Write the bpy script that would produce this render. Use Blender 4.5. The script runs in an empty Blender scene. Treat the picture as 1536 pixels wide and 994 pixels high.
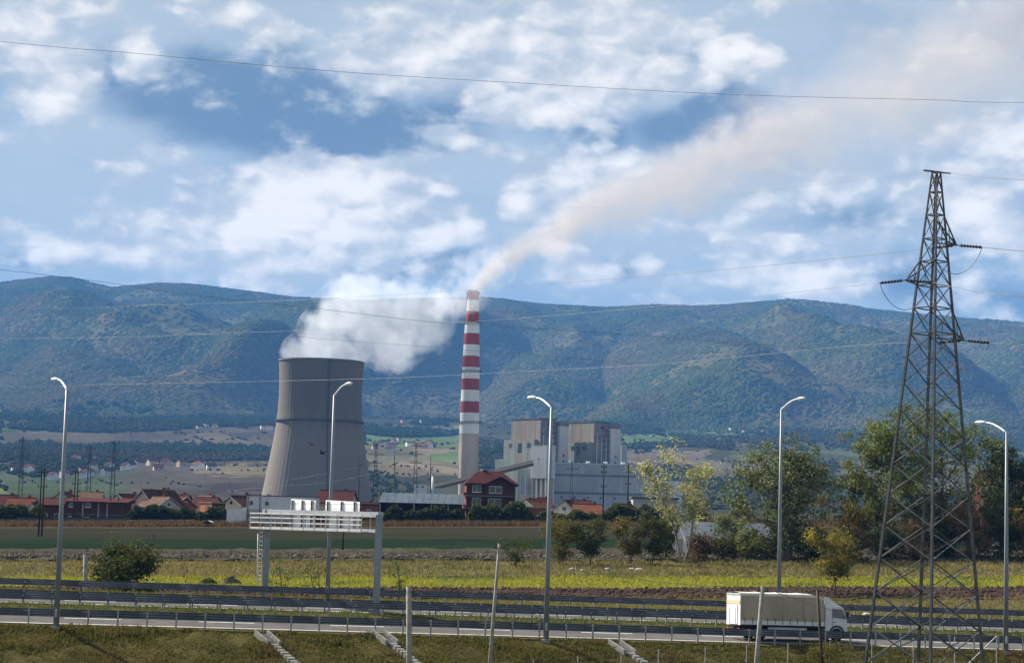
import bpy, bmesh, math, random
import numpy as np
from mathutils import Vector, Matrix

random.seed(7); RNG = np.random.default_rng(7)
SC = bpy.context.scene
COL = SC.collection
R = math.radians

# ---------------------------------------------------------------- camera
FPX = 3000.0                 # focal length in pixels of the 1536 px wide photograph
EYE = 12.0                   # eye height above the low ground by the pylon
PITCH = math.atan(278.0 / FPX)
ROLL = R(1.5)
_f = Vector((0, math.cos(PITCH), math.sin(PITCH)))
_r0 = Vector((1, 0, 0)); _u0 = Vector((0, -math.sin(PITCH), math.cos(PITCH)))
_r = _r0 * math.cos(ROLL) + _u0 * math.sin(ROLL)
_u = -_r0 * math.sin(ROLL) + _u0 * math.cos(ROLL)
cam_d = bpy.data.cameras.new('camera'); cam = bpy.data.objects.new('camera', cam_d); COL.objects.link(cam)
cam_d.sensor_width = 36.0; cam_d.lens = 36.0 * FPX / 1536.0
cam_d.clip_start = 1.0; cam_d.clip_end = 60000.0
cam.matrix_world = Matrix(((_r.x, _u.x, -_f.x, 0), (_r.y, _u.y, -_f.y, 0), (_r.z, _u.z, -_f.z, EYE), (0, 0, 0, 1)))
SC.camera = cam

def P(px, py, Y):
    """the place at forward distance Y that the photograph shows at pixel (px, py)"""
    d = _f + _r * ((px - 768.0) / FPX) - _u * ((py - 497.0) / FPX)
    d = d * (Y / d.y)
    return Vector((d.x, d.y, d.z + EYE))
def proj(X, Y, Z):
    X = np.asarray(X, float); Y = np.asarray(Y, float); Z = np.asarray(Z, float) - EYE
    a = X * _r.x + Y * _r.y + Z * _r.z; b = X * _u.x + Y * _u.y + Z * _u.z; c = X * _f.x + Y * _f.y + Z * _f.z
    return 768 + FPX * a / c, 497 - FPX * b / c

# ---------------------------------------------------------------- sun, exposure
SUN_AZ = math.atan2(-0.81, 0.59)      # measured from +Y towards +X
SUN_EL = R(38)
sd = Vector((math.sin(SUN_AZ) * math.cos(SUN_EL), math.cos(SUN_AZ) * math.cos(SUN_EL), math.sin(SUN_EL)))
sun_d = bpy.data.lights.new('sun', 'SUN'); sun = bpy.data.objects.new('sun', sun_d); COL.objects.link(sun)
sun_d.energy = 5.0; sun_d.angle = R(0.5); sun_d.color = (1.0, 0.93, 0.82)
sun.rotation_euler = (-sd).to_track_quat('-Z', 'Y').to_euler()
sun.location = (0, 0, 900)
SC.view_settings.view_transform = 'Standard'; SC.view_settings.look = 'None'
SC.view_settings.exposure = 1.32; SC.view_settings.gamma = 1.0; SC.view_settings.use_curve_mapping = False
SC.cycles.volume_bounces = 2; SC.cycles.max_bounces = 5; SC.cycles.diffuse_bounces = 2; SC.cycles.glossy_bounces = 2; SC.cycles.transmission_bounces = 2; SC.cycles.transparent_max_bounces = 12
SC.cycles.volume_max_steps = 100; SC.cycles.volume_step_rate = 1.0
SC.cycles.use_denoising = True
SC.cycles.sample_clamp_indirect = 6.0

# ---------------------------------------------------------------- node helper
class NB:
    def __init__(s, nt): s.t = nt; s.n = nt.nodes; s.l = nt.links
    def put(s, sock, v):
        if v is None: return
        if isinstance(v, bpy.types.NodeSocket): s.l.new(v, sock)
        else: sock.default_value = v
    def m(s, op, a, b=None, c=None, clamp=False):
        n = s.n.new('ShaderNodeMath'); n.operation = op; n.use_clamp = clamp
        for i, v in enumerate((a, b, c)): s.put(n.inputs[i], v)
        return n.outputs[0]
    def v(s, op, a, b=None, c=None, scale=None):
        n = s.n.new('ShaderNodeVectorMath'); n.operation = op
        for i, v in enumerate((a, b, c)): s.put(n.inputs[i], v)
        if scale is not None: s.put(n.inputs['Scale'], scale)
        return n.outputs['Value'] if op in ('LENGTH', 'DOT_PRODUCT', 'DISTANCE') else n.outputs[0]
    def xyz(s, x, y, z=0.0):
        n = s.n.new('ShaderNodeCombineXYZ')
        for i, v in enumerate((x, y, z)): s.put(n.inputs[i], v)
        return n.outputs[0]
    def sep(s, v):
        n = s.n.new('ShaderNodeSeparateXYZ'); s.put(n.inputs[0], v); return n.outputs
    def noise(s, vec, scale, detail=4.0, rough=0.55, dist=0.0, out='Fac'):
        n = s.n.new('ShaderNodeTexNoise')
        s.put(n.inputs['Vector'], vec); s.put(n.inputs['Scale'], scale); s.put(n.inputs['Detail'], detail)
        s.put(n.inputs['Roughness'], rough); s.put(n.inputs['Distortion'], dist)
        return n.outputs[0] if out == 'Fac' else n.outputs[1]
    def puff(s, vec, scale, detail=3.0, rough=0.5, smooth=0.25):
        n = s.n.new('ShaderNodeTexVoronoi'); n.feature = 'F1'; n.normalize = True
        s.put(n.inputs['Vector'], vec); s.put(n.inputs['Scale'], scale); s.put(n.inputs['Detail'], detail); s.put(n.inputs['Roughness'], rough)
        return s.m('SUBTRACT', 1.0, n.outputs['Distance'])
    def step(s, x, a, b, lo=0.0, hi=1.0):
        n = s.n.new('ShaderNodeMapRange'); n.interpolation_type = 'SMOOTHSTEP'
        for k, v in zip(('Value', 'From Min', 'From Max', 'To Min', 'To Max'), (x, a, b, lo, hi)): s.put(n.inputs[k], v)
        return n.outputs[0]
    def lin(s, x, a, b, lo=0.0, hi=1.0):
        n = s.n.new('ShaderNodeMapRange')
        for k, v in zip(('Value', 'From Min', 'From Max', 'To Min', 'To Max'), (x, a, b, lo, hi)): s.put(n.inputs[k], v)
        return n.outputs[0]
    def mix(s, f, a, b, op='MIX'):
        n = s.n.new('ShaderNodeMix'); n.data_type = 'RGBA'; n.blend_type = op; n.clamp_factor = True
        s.put(n.inputs[0], f); s.put(n.inputs[6], col4(a)); s.put(n.inputs[7], col4(b))
        return n.outputs[2]
def col4(c):
    if isinstance(c, bpy.types.NodeSocket): return c
    return (c[0], c[1], c[2], 1.0)

# ---------------------------------------------------------------- sky with clouds
world = bpy.data.worlds.new('World'); SC.world = world; world.use_nodes = True
def build_world():
    nt = world.node_tree; nt.nodes.clear(); b = NB(nt)
    out = nt.nodes.new('ShaderNodeOutputWorld'); bg = nt.nodes.new('ShaderNodeBackground'); bg2 = nt.nodes.new('ShaderNodeBackground'); mx = nt.nodes.new('ShaderNodeMixShader')
    sky = nt.nodes.new('ShaderNodeTexSky'); sky.sky_type = 'NISHITA'; sky.sun_disc = False
    sky.sun_elevation = SUN_EL; sky.sun_rotation = SUN_AZ
    sky.air_density = 1.0; sky.dust_density = 0.6; sky.ozone_density = 1.5
    tc = nt.nodes.new('ShaderNodeTexCoord'); d = tc.outputs['Generated']
    x, y, z = b.sep(d)
    az = b.m('ARCTAN2', x, y); el = b.m('ARCSINE', z)
    base = b.v('SCALE', sky.outputs[0], scale=0.085)
    base = b.mix(b.step(el, 0.0, 0.30, 0.82, 0.72), base, SKYBLUE)
    # broken cloud over the whole sky; the part the photograph shows has its clouds set out one by one
    dv = b.v('MULTIPLY', d, (1.0, 1.0, 1.7))
    ng = b.noise(dv, 5.0, 5.0, 0.58)
    cg = b.mix(b.step(ng, 0.46, 0.64), base, b.mix(b.step(ng, 0.54, 0.72), CLOUD_WHITE, CLOUD_SHADE)); cg = b.v('SCALE', cg, scale=SKY_GAIN)
    nt.links.new(cg, bg2.inputs['Color'])
    n1 = b.noise(dv, 9.0, 6.0, 0.56); n2 = b.noise(b.v('ADD', dv, (3.1, 1.7, 0.4)), 9.0, 5.0, 0.56)
    f1 = b.noise(dv, 24.0, 9.0, 0.64)
    pv = b.v('ADD', dv, b.v('SCALE', b.v('SUBTRACT', b.noise(dv, 40.0, 3.0, 0.6, out='Color'), (.5, .5, .5)), scale=0.022))
    p1 = b.puff(pv, 34.0, 2.0, 0.55); p2 = b.puff(b.v('ADD', pv, (-0.0055, -0.002, 0.0085)), 34.0, 1.0, 0.55)
    waz = b.m('ADD', az, b.m('MULTIPLY', b.m('SUBTRACT', n1, 0.5), 0.075))
    wel = b.m('ADD', el, b.m('MULTIPLY', b.m('SUBTRACT', n2, 0.5), 0.045))
    w = b.xyz(waz, wel)
    def field(blobs):
        acc = None
        for (px, py, rx, ry, wt) in blobs:
            q = P(px, py, 1000.0) - Vector((0, 0, EYE)); q.normalize()
            a = math.atan2(q.x, q.y); e = math.asin(q.z); ra = rx / FPX; re = ry / FPX
            L = b.v('LENGTH', b.v('MULTIPLY_ADD', w, (1 / ra, 1 / re, 0), (-a / ra, -e / re, 0)))
            g = b.m('MULTIPLY_ADD', b.m('MINIMUM', L, 1.5), -wt, wt)
            acc = g if acc is None else b.m('MAXIMUM', acc, g)
        return b.m('MAXIMUM', acc, -0.35)
    va = b.step(b.m('ADD', field(VEIL), b.m('MULTIPLY', b.m('SUBTRACT', n1, 0.5), 0.9)), -0.25, 0.65)          # 1 thin pale veil
    c = b.mix(b.m('MULTIPLY', va, 0.92), base, CLOUD_VEIL)
    da = b.step(b.m('ADD', field(DARK), b.m('MULTIPLY', b.m('SUBTRACT', f1, 0.5), 0.5)), -0.12, 0.50)          # 2 blue grey cloud bases
    c = b.mix(b.m('MULTIPLY', da, 0.92), c, b.mix(n2, CLOUD_BASE0, CLOUD_BASE1))
    wf = field(WHITE)                                                                                         # 3 sunlit cumulus
    dens = b.m('ADD', b.m('ADD', wf, b.m('MULTIPLY', b.m('SUBTRACT', f1, 0.5), 0.95)), b.m('MULTIPLY', b.m('SUBTRACT', p1, 0.62), 0.85))
    wa = b.step(dens, -0.01, 0.27)
    lit = b.m('ADD', b.m('MULTIPLY', b.m('SUBTRACT', p1, p2), 2.2), b.m('MULTIPLY_ADD', b.m('SUBTRACT', f1, 0.5), 0.9, b.m('MULTIPLY', wf, 1.0)))
    c = b.mix(b.m('MULTIPLY', wa, 0.95), c, b.mix(b.step(lit, -0.20, 0.95), CLOUD_SHADE, CLOUD_WHITE))
    c = b.v('SCALE', c, scale=SKY_GAIN); nt.links.new(c, bg.inputs['Color'])
    win = b.m('MULTIPLY', b.step(b.m('ABSOLUTE', az), 0.36, 0.27), b.m('MULTIPLY', b.step(el, 0.34, 0.25), b.step(el, -0.04, -0.01)))
    nt.links.new(win, mx.inputs[0]); nt.links.new(bg2.outputs[0], mx.inputs[1]); nt.links.new(bg.outputs[0], mx.inputs[2])
    nt.links.new(mx.outputs[0], out.inputs['Surface'])
    world.cycles.sampling_method = 'MANUAL'; world.cycles.sample_map_resolution = 256
SKY_GAIN = 0.385
SKYBLUE = (0.35, 0.47, 0.60); CLOUD_WHITE = (1.14, 1.08, 1.00); CLOUD_SHADE = (0.54, 0.60, 0.64); CLOUD_VEIL = (0.53, 0.62, 0.68)
CLOUD_BASE0 = (0.125, 0.205, 0.315); CLOUD_BASE1 = (0.20, 0.30, 0.42)
VEIL = [(1420, 140, 240, 170, 1.0), (1100, 40, 300, 90, 1.0), (620, 270, 300, 60, .9), (350, 380, 420, 70, 1.0), (1150, 350, 350, 100, .8), (120, 230, 260, 130, 1.0), (760, 250, 260, 60, .8), (640, 60, 420, 110, .9), (1050, 300, 400, 110, .8), (400, 330, 330, 120, .9), (200, 330, 330, 110, .9), (600, 340, 380, 120, .7), (1000, 330, 380, 120, .55), (1300, 250, 300, 150, .8), (150, 60, 300, 150, .8),
        (900, 60, 460, 130, .9), (1350, 80, 330, 140, .9), (60, 260, 220, 120, .9), (500, 30, 300, 80, .7), (300, 400, 340, 40, .6), (1000, 420, 400, 40, .5)]
DARK = [(470, 188, 290, 72, 1.6), (290, 145, 170, 66, 1.1), (620, 205, 150, 40, 1.0), (690, 160, 110, 50, .7), (430, 130, 130, 50, .7), (1090, 160, 85, 48, .95), (1010, 185, 90, 30, .7),
        (160, 110, 75, 55, .5), (640, 395, 150, 34, .65), (900, 190, 90, 22, .5), (990, 75, 70, 40, .35), (1270, 335, 150, 30, .4), (1500, 445, 120, 40, .9), (1370, 420, 80, 40, .6),
        (400, 75, 60, 40, .5), (40, 385, 90, 18, .4), (1300, 60, 100, 50, .15), (960, 400, 60, 30, .45), (1500, 40, 90, 60, .3)]
WHITE = [(430, 340, 290, 100, .46), (800, 70, 290, 90, .30), (1180, 340, 260, 100, .12), (1480, 280, 150, 130, .26), (860, 270, 150, 60, .26), (440, 320, 165, 88, 1.2), (530, 285, 100, 50, 1.1), (330, 345, 150, 55, .65), (240, 385, 150, 30, .4), (640, 350, 95, 30, .8), (690, 335, 45, 32, 1.0), (790, 305, 48, 34, 1.0),
         (880, 250, 60, 34, .7), (945, 225, 40, 24, .7), (830, 360, 70, 30, .45), (1100, 85, 82, 40, 1.1), (1050, 110, 50, 30, .6), (880, 110, 200, 75, .50), (760, 90, 140, 85, .45), (820, 165, 140, 42, .62), (600, 85, 130, 60, .46), (640, 50, 170, 60, .42), (345, 40, 90, 55, .36), (190, 75, 40, 48, .50), (960, 30, 130, 60, .40),
         (60, 145, 95, 70, .48), (30, 60, 80, 60, .4), (130, 20, 90, 40, .4), (1150, 375, 80, 34, .65), (1190, 418, 120, 36, 1.0), (1490, 330, 90, 62, .9), (1500, 215, 90, 50, .55), (890, 405, 75, 36, .75),
         (1000, 390, 26, 26, .5), (30, 345, 60, 26, .6), (60, 375, 100, 30, .45), (1000, 30, 100, 40, .25), (1230, 290, 130, 40, .4), (290, 265, 40, 14, .5), (655, 297, 36, 14, .6), (700, 210, 50, 30, .4), (930, 20, 150, 50, .25), (500, 395, 150, 30, .35)]
build_world()

# ---------------------------------------------------------------- numeric noise
def _hash(ix, iy, seed):
    n = (ix.astype(np.int64) * 374761393 + iy.astype(np.int64) * 668265263 + seed * 1442695041) & 0x7fffffff
    n = ((n ^ (n >> 13)) * 1274126177) & 0x7fffffff
    return ((n ^ (n >> 16)) & 0xffff) / 65535.0
def vnoise(x, y, seed=0):
    x = np.asarray(x, float); y = np.asarray(y, float)
    ix = np.floor(x); iy = np.floor(y); fx = x - ix; fy = y - iy
    fx = fx * fx * fx * (fx * (fx * 6 - 15) + 10); fy = fy * fy * fy * (fy * (fy * 6 - 15) + 10)
    a = _hash(ix, iy, seed); b_ = _hash(ix + 1, iy, seed); c = _hash(ix, iy + 1, seed); d = _hash(ix + 1, iy + 1, seed)
    return (a * (1 - fx) + b_ * fx) * (1 - fy) + (c * (1 - fx) + d * fx) * fy
def fbm(x, y, octv=4, seed=0):
    s = 0.0; a = 0.5; t = 0.0
    for i in range(octv):
        s = s + a * vnoise(x * 2 ** i + 17.3 * i, y * 2 ** i - 9.1 * i, seed + i); t += a; a *= 0.5
    return s / t
def sstep(x, a, b):
    t = np.clip((np.asarray(x, float) - a) / (b - a), 0, 1); return t * t * (3 - 2 * t)

# ---------------------------------------------------------------- lie of the land
PROF_Y = [0, 60, 130, 180, 200, 250, 300, 350, 400, 450, 500, 560, 800, 1200, 1700, 2200, 2800, 3500, 4300, 5000, 5600, 20000]
PROF_Z = [0, 0, 0.2, 1.2, 2.0, 3.4, 4.8, 6.25, 7.7, 9.1, 10.5, 11, 10, 11.5, 18, 36, 72, 122, 180, 228, 270, 270]
RIDGE = [(-400, 440), (-200, 425), (0, 413), (75, 407), (110, 410), (170, 425), (240, 419), (300, 421), (370, 429), (440, 438), (490, 441), (560, 443), (640, 441), (720, 437), (760, 440), (800, 447), (860, 453), (910, 455),
         (980, 450), (1040, 453), (1100, 450), (1180, 443), (1240, 449), (1300, 457), (1360, 463), (1420, 469), (1480, 471), (1536, 473), (1750, 480), (2000, 470)]
YR = 9000.0
_rp = [P(a, b_, YR) for a, b_ in RIDGE]
_rx = np.array([p.x / YR for p in _rp]); _rz = np.array([p.z - 30 for p in _rp])
def spur_noise(X, Y):
    wx = X + 260 * (fbm(X / 900., Y / 900., 3, 51) - .5) * 2
    wy = Y + 260 * (fbm(X / 900., Y / 900., 3, 77) - .5) * 2
    a = 1 - np.sqrt((2 * fbm(wx / 880. + .3, wy / 2100., 2, 5) - 1) ** 2 + .012) * 2.0
    b_ = 1 - np.sqrt((2 * vnoise(wx / 400. + 3.7, wy / 760., 9) - 1) ** 2 + .03)
    return 0.70 * a + 0.30 * b_
# crests that run down from the ridge: (px, py, forward distance) chains, each with its height and width
SPURS = [
    ([(20, 470, 8200), (110, 500, 7600), (200, 520, 7100), (320, 580, 6500), (430, 615, 6000)], 120, 420),
    ([(-60, 520, 6900), (60, 560, 6500), (170, 605, 6000), (260, 640, 5600)], 80, 330),
    ([(300, 430, 8700), (390, 470, 8200), (470, 530, 7500), (540, 570, 6900)], 110, 360),
    ([(800, 450, 8700), (760, 490, 8100), (700, 520, 7500), (620, 570, 6900), (570, 610, 6300)], 130, 380),
    ([(930, 460, 8500), (850, 510, 7800), (800, 560, 7100), (760, 610, 6400)], 100, 340),
    ([(1180, 450, 8800), (1080, 490, 8200), (1120, 540, 7600), (1250, 570, 7000), (1360, 590, 6500)], 120, 380),
    ([(1020, 500, 7900), (1010, 560, 7200), (1060, 600, 6500), (1090, 640, 5900)], 110, 340),
    ([(1420, 480, 8700), (1480, 520, 8000), (1540, 560, 7300)], 100, 380),
]
_SP = [([P(*q) for q in ch], a, w_) for ch, a, w_ in SPURS]
def spur_lift(X, Y):
    z = np.zeros_like(X)
    for pts, amp, wid in _SP:
        best = np.full_like(X, 1e9)
        for p, q in zip(pts[:-1], pts[1:]):
            dx, dy = q.x - p.x, q.y - p.y
            t = np.clip(((X - p.x) * dx + (Y - p.y) * dy) / (dx * dx + dy * dy), 0, 1)
            best = np.minimum(best, np.hypot(X - p.x - t * dx, Y - p.y - t * dy))
        z = np.maximum(z, amp * np.exp(-(best / wid) ** 2))
    return z
def H(X, Y):
    X = np.asarray(X, float); Y = np.asarray(Y, float)
    Yk = Y
    z = np.interp(Yk, PROF_Y, PROF_Z)
    z = z + 0.0262 * X * sstep(Y, 130, 220) * (1 - sstep(Y, 700, 1500))
    near = sstep(Y, 150, 230)
    z = z + near * 0.35 * (fbm(X / 40., Y / 40., 3, 3) - .5) * (1 - sstep(Y, 900, 1500))
    mid = sstep(Y, 1750, 2600) * (1 - sstep(Y, 5200, 6000) * .3)
    z = z + mid * 46 * (fbm(X / 620., Y / 900., 4, 21) - .5)
    s = np.clip((Y - 5100) / (YR - 5100), 0, 1)
    zr = np.interp(X / np.maximum(Y, 1), _rx, _rz)
    hill = (zr - 265) * (0.55 * s ** 1.3 + 0.45 * sstep(s, 0.2, 1.0))
    body = 4 * s * (1 - s); win = sstep(s, 0.0, 0.28) * (1 - sstep(s, 0.44, 0.87))
    hill = hill + win * (330 * (spur_noise(X, Y) - .35) + 1.75 * spur_lift(X, Y) - 95)
    hill = hill + np.clip(body * 1.6, 0, 1) * 58 * (fbm(X / 170., Y / 230., 3, 33) - .5)
    back = np.clip((Y - YR) / 2500., 0, 1.6)
    hill = hill * (1 - 0.75 * sstep(back, 0, 1.2))
    return z + np.where(Y > 5100, hill, 0)
def h1(X, Y): return float(H(np.array([X]), np.array([Y]))[0])
def ong(px, Y):
    """the point on the ground at forward distance Y in picture column px"""
    X = (px - 768) / FPX * Y
    for _ in range(6):
        z = h1(X, Y); q, _y = proj(X, Y, z); X += (px - float(q)) / FPX * Y
    return Vector((X, Y, h1(X, Y)))
# ---------------------------------------------------------------- materials
def mat(name, c1, c2=None, scale=1.0, rough=0.85, bump=0.0, bscale=None, metal=0.0, detail=4.0, spec=0.3, lo=0.35, hi=0.65, stretch=None):
    m = bpy.data.materials.new(name); m.use_nodes = True; nt = m.node_tree; b = NB(nt)
    pr = nt.nodes['Principled BSDF']
    pr.inputs['Roughness'].default_value = rough; pr.inputs['Metallic'].default_value = metal
    pr.inputs['Specular IOR Level'].default_value = spec if rough < .85 else 0.0
    tc = nt.nodes.new('ShaderNodeTexCoord'); oi = nt.nodes.new('ShaderNodeObjectInfo')
    co = b.v('ADD', tc.outputs['Object'], b.v('SCALE', (13.1, 7.7, 3.3), scale=oi.outputs['Random']))
    if stretch: co = b.v('MULTIPLY', co, stretch)
    if c2 is None: c2 = tuple(v * 0.78 for v in c1)
    f = b.step(b.noise(co, scale, detail, 0.6), lo, hi)
    nt.links.new(b.mix(f, c1, c2), pr.inputs['Base Color'])
    if bump:
        bn = nt.nodes.new('ShaderNodeBump'); bn.inputs['Strength'].default_value = 0.6; bn.inputs['Distance'].default_value = bump
        nt.links.new(b.noise(co, bscale or scale * 4, 5.0, 0.6), bn.inputs['Height']); nt.links.new(bn.outputs[0], pr.inputs['Normal'])
    return m
def leaf_mat(name, c1, c2, c3=None, scale=0.5, trans=0.35):
    m = bpy.data.materials.new(name); m.use_nodes = True; nt = m.node_tree; b = NB(nt); nt.nodes.clear()
    out = nt.nodes.new('ShaderNodeOutputMaterial'); df = nt.nodes.new('ShaderNodeBsdfPrincipled'); tr = nt.nodes.new('ShaderNodeBsdfTranslucent'); mx = nt.nodes.new('ShaderNodeMixShader')
    df.inputs['Roughness'].default_value = 0.85; df.inputs['Specular IOR Level'].default_value = 0.06
    ge = nt.nodes.new('ShaderNodeNewGeometry'); tc = nt.nodes.new('ShaderNodeTexCoord')
    c = b.mix(ge.outputs['Random Per Island'], c1, c2)
    if c3: c = b.mix(b.step(b.noise(tc.outputs['Object'], scale, 3.0), 0.50, 0.66), c, c3)
    nt.links.new(c, df.inputs['Base Color'])
    nt.links.new(b.mix(1.0, c, (1.25, 1.25, 0.8), 'MULTIPLY'), tr.inputs['Color'])
    mx.inputs[0].default_value = trans * .7
    nt.links.new(df.outputs[0], mx.inputs[1]); nt.links.new(tr.outputs[0], mx.inputs[2]); nt.links.new(mx.outputs[0], out.inputs['Surface'])
    return m
M = {}
M['galv'] = mat('galvanised_steel', (.42, .43, .44), (.30, .31, .33), 3, .55, metal=.35)
M['beam'] = mat('guardrail_steel', (.13, .145, .175), (.09, .105, .13), .35, .75, metal=.1)
M['post'] = mat('post_steel', (.30, .30, .295), (.22, .22, .215), 3, .5, metal=.15)
M['lamp'] = mat('lamp_pole_paint', (.22, .245, .265), (.165, .187, .21), 1.0, .5, metal=.1, stretch=(1, 1, .2))
M['lamphead'] = mat('lamp_head_grey', (.72, .73, .73), (.6, .6, .6), 3, .4)
M['lens'] = mat('lamp_glass', (.75, .76, .74), None, 3, .15, spec=.6)
M['concrete'] = mat('concrete', (.27, .26, .24), (.19, .18, .165), 2.5, .9, bump=.01)
M['wetconc'] = mat('chute_concrete', (.24, .235, .225), (.15, .147, .137), 3, .9, bump=.01)
M['dconc'] = mat('dark_joint', (.10, .10, .10), None, 3, .9)
M['asphalt'] = mat('asphalt', (.105, .10, .098), (.082, .079, .078), .5, .9, bump=.004, bscale=40)
M['paint'] = mat('road_paint', (.72, .72, .70), (.55, .55, .53), 2, .7)
M['ypaint'] = mat('road_edge_paint', (.60, .58, .48), (.5, .48, .40), 2, .8)
M['white'] = mat('white_paint', (.55, .55, .54), (.46, .46, .455), 1.2, .5)
M['panelw'] = mat('sign_back_white', (.86, .86, .84), (.80, .80, .78), 1.0, .45)
M['darksteel'] = mat('dark_steel', (.055, .058, .06), (.035, .036, .04), 4, .6, metal=.2)
M['rust'] = mat('rusty_steel', (.06, .035, .025), (.035, .022, .018), 3, .8)
M['pylon'] = mat('pylon_steel', (.058, .063, .065), (.03, .034, .037), 1.4, .55, metal=.25)
M['insul'] = mat('insulator_glaze', (.025, .022, .025), (.018, .017, .018), 5, .8)
M['wire'] = mat('wire_metal', (.11, .11, .12), None, 1, .5, metal=.3)
M['wirel'] = mat('bright_wire', (.20, .195, .185), None, 1, .5, metal=.2)
M['wireb'] = mat('brown_wire', (.14, .115, .095), None, 1, .7)
M['wood'] = mat('tarred_wood', (.055, .045, .04), (.035, .03, .028), 2, .9, stretch=(2, 2, .3))
M['bark'] = mat('bark', (.11, .09, .07), (.06, .05, .042), 3, .95, bump=.02, stretch=(2, 2, .5))
M['palebark'] = mat('pale_bark', (.27, .25, .215), (.13, .115, .095), 1.5, .9, bump=.02, stretch=(1, 1, .6))
M['tarp'] = mat('truck_tarpaulin', (.36, .30, .225), (.28, .24, .18), .5, .75, bump=.02, bscale=1.2, stretch=(1, 1, .4))
M['tarproof'] = mat('pale_tarpaulin', (.52, .50, .44), (.44, .42, .37), .8, .7, bump=.02, bscale=1.5)
M['cab'] = mat('truck_white', (.60, .60, .60), (.52, .52, .515), 1.5, .3, spec=.5)
M['rubber'] = mat('rubber', (.02, .02, .02), (.03, .03, .03), 6, .9)
M['black'] = mat('black_plastic', (.02, .02, .022), None, 5, .6)
M['glass'] = mat('dark_glass', (.03, .04, .05), (.05, .06, .07), 1, .08, spec=.8)
M['redlamp'] = mat('red_lens', (.45, .03, .03), None, 5, .3)
M['winframe'] = mat('window_frame_white', (.72, .72, .71), (.62, .62, .60), 3, .6)
M['plaster'] = mat('white_plaster', (.74, .73, .70), (.60, .58, .55), .6, .9)
M['cream'] = mat('cream_plaster', (.62, .55, .42), (.50, .44, .34), .6, .9)
M['greyp'] = mat('grey_plaster', (.36, .37, .38), (.28, .29, .30), .6, .9)
M['pinkp'] = mat('pinkish_render', (.50, .36, .31), (.38, .27, .24), .8, .9)
M['brick'] = mat('red_brick', (.20, .075, .055), (.14, .055, .045), 1.2, .9)
M['dbrick'] = mat('dark_red_brick', (.085, .033, .032), (.06, .027, .027), 1.0, .9)  # tone lowered to stand in for cloud shade over the village
M['obrick'] = mat('orange_block', (.40, .18, .11), (.32, .14, .09), 1.5, .9)
M['tile'] = mat('red_roof_tile', (.085, .036, .031), (.056, .027, .025), .8, .85, bump=.03, bscale=6)  # red, dark and orange tile tones lowered to stand in for cloud shade
M['dtile'] = mat('dark_roof_tile', (.085, .034, .031), (.058, .027, .026), .8, .85, bump=.03, bscale=6)
M['otile'] = mat('orange_roof_tile', (.165, .066, .043), (.12, .05, .035), .8, .85, bump=.03, bscale=6)
M['btile'] = mat('brown_roof_tile', (.13, .085, .065), (.09, .06, .05), .8, .85, bump=.03, bscale=6)
M['metalroof'] = mat('grey_metal_roof', (.085, .108, .13), (.065, .085, .105), .5, .9, stretch=(1, .1, 1))
M['whiteroof'] = mat('pale_sheet_roof', (.55, .55, .54), (.40, .40, .40), .7, .6)
M['shed'] = mat('white_cladding', (.60, .62, .65), (.50, .52, .55), .3, .7)
M['darkwall'] = mat('dark_fence_sheet', (.06, .065, .08), (.045, .05, .06), .6, .8)
M['green'] = mat('green_net', (.10, .26, .20), None, 3, .8)
M['stone'] = mat('pale_stone', (.50, .48, .44), (.34, .32, .29), 2, .95, bump=.05)
M['soil'] = mat('bare_soil', (.085, .058, .043), (.05, .036, .03), .6, 1, bump=.12, bscale=2.5)
M['bird'] = mat('black_feathers', (.012, .012, .014), None, 5, .7)
# plant cladding
M['hall'] = mat('hall_cladding', (.40, .405, .41), (.30, .31, .325), .06, .7, stretch=(1, 1, .4))
M['band'] = mat('glazing_band', (.10, .12, .15), (.15, .17, .19), .3, .35)
M['bsheet'] = mat('weathered_sheet', (.17, .155, .135), (.12, .105, .088), .09, .75, stretch=(1.6, 1.6, .35), lo=.3, hi=.7)
M['bdark'] = mat('dark_and_shaded_sheet', (.17, .16, .17), (.12, .115, .125), .09, .75, stretch=(1.6, 1.6, .35))  # dark parts, and the shade painted onto the boiler houses' turned-away faces
M['bgreen'] = mat('greenish_sheet', (.155, .175, .16), (.115, .132, .125), .10, .75, stretch=(1.6, 1.6, .35))
M['rusts'] = mat('rust_streaked_sheet', (.15, .09, .06), (.165, .147, .125), .10, .8, stretch=(2, 2, .25))
M['belt'] = mat('conveyor_tan', (.52, .42, .26), (.42, .34, .22), .15, .8)
M['chw'] = mat('chimney_white', (.74, .73, .71), (.60, .58, .56), .10, .8, stretch=(1, 1, .3))
M['chr'] = mat('chimney_red', (.33, .045, .04), (.26, .04, .038), .10, .8, stretch=(1, 1, .3))
M['chc'] = mat('chimney_concrete', (.46, .38, .31), (.38, .31, .26), .10, .9, stretch=(1, 1, .3))
# foliage
M['leaf_dark'] = leaf_mat('dark_olive_leaves', (.035, .05, .014), (.075, .085, .024), (.055, .05, .018))
M['leaf_green'] = leaf_mat('green_leaves', (.06, .085, .022), (.15, .175, .052), (.14, .13, .042))
M['leaf_pale'] = leaf_mat('pale_yellow_green_leaves', (.24, .25, .12), (.40, .40, .25), (.28, .25, .10), trans=.45)
M['leaf_silver'] = leaf_mat('silvery_green_leaves', (.055, .074, .028), (.21, .23, .12), (.10, .11, .038), scale=.35)
M['leaf_olive'] = leaf_mat('olive_autumn_leaves', (.075, .07, .02), (.14, .12, .035), (.13, .085, .03))
M['leaf_orange'] = leaf_mat('orange_autumn_leaves', (.12, .075, .02), (.22, .125, .028), (.08, .07, .025))
M['leaf_yellow'] = leaf_mat('yellow_autumn_leaves', (.07, .075, .025), (.13, .125, .035), (.34, .24, .03), scale=.55)
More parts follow.
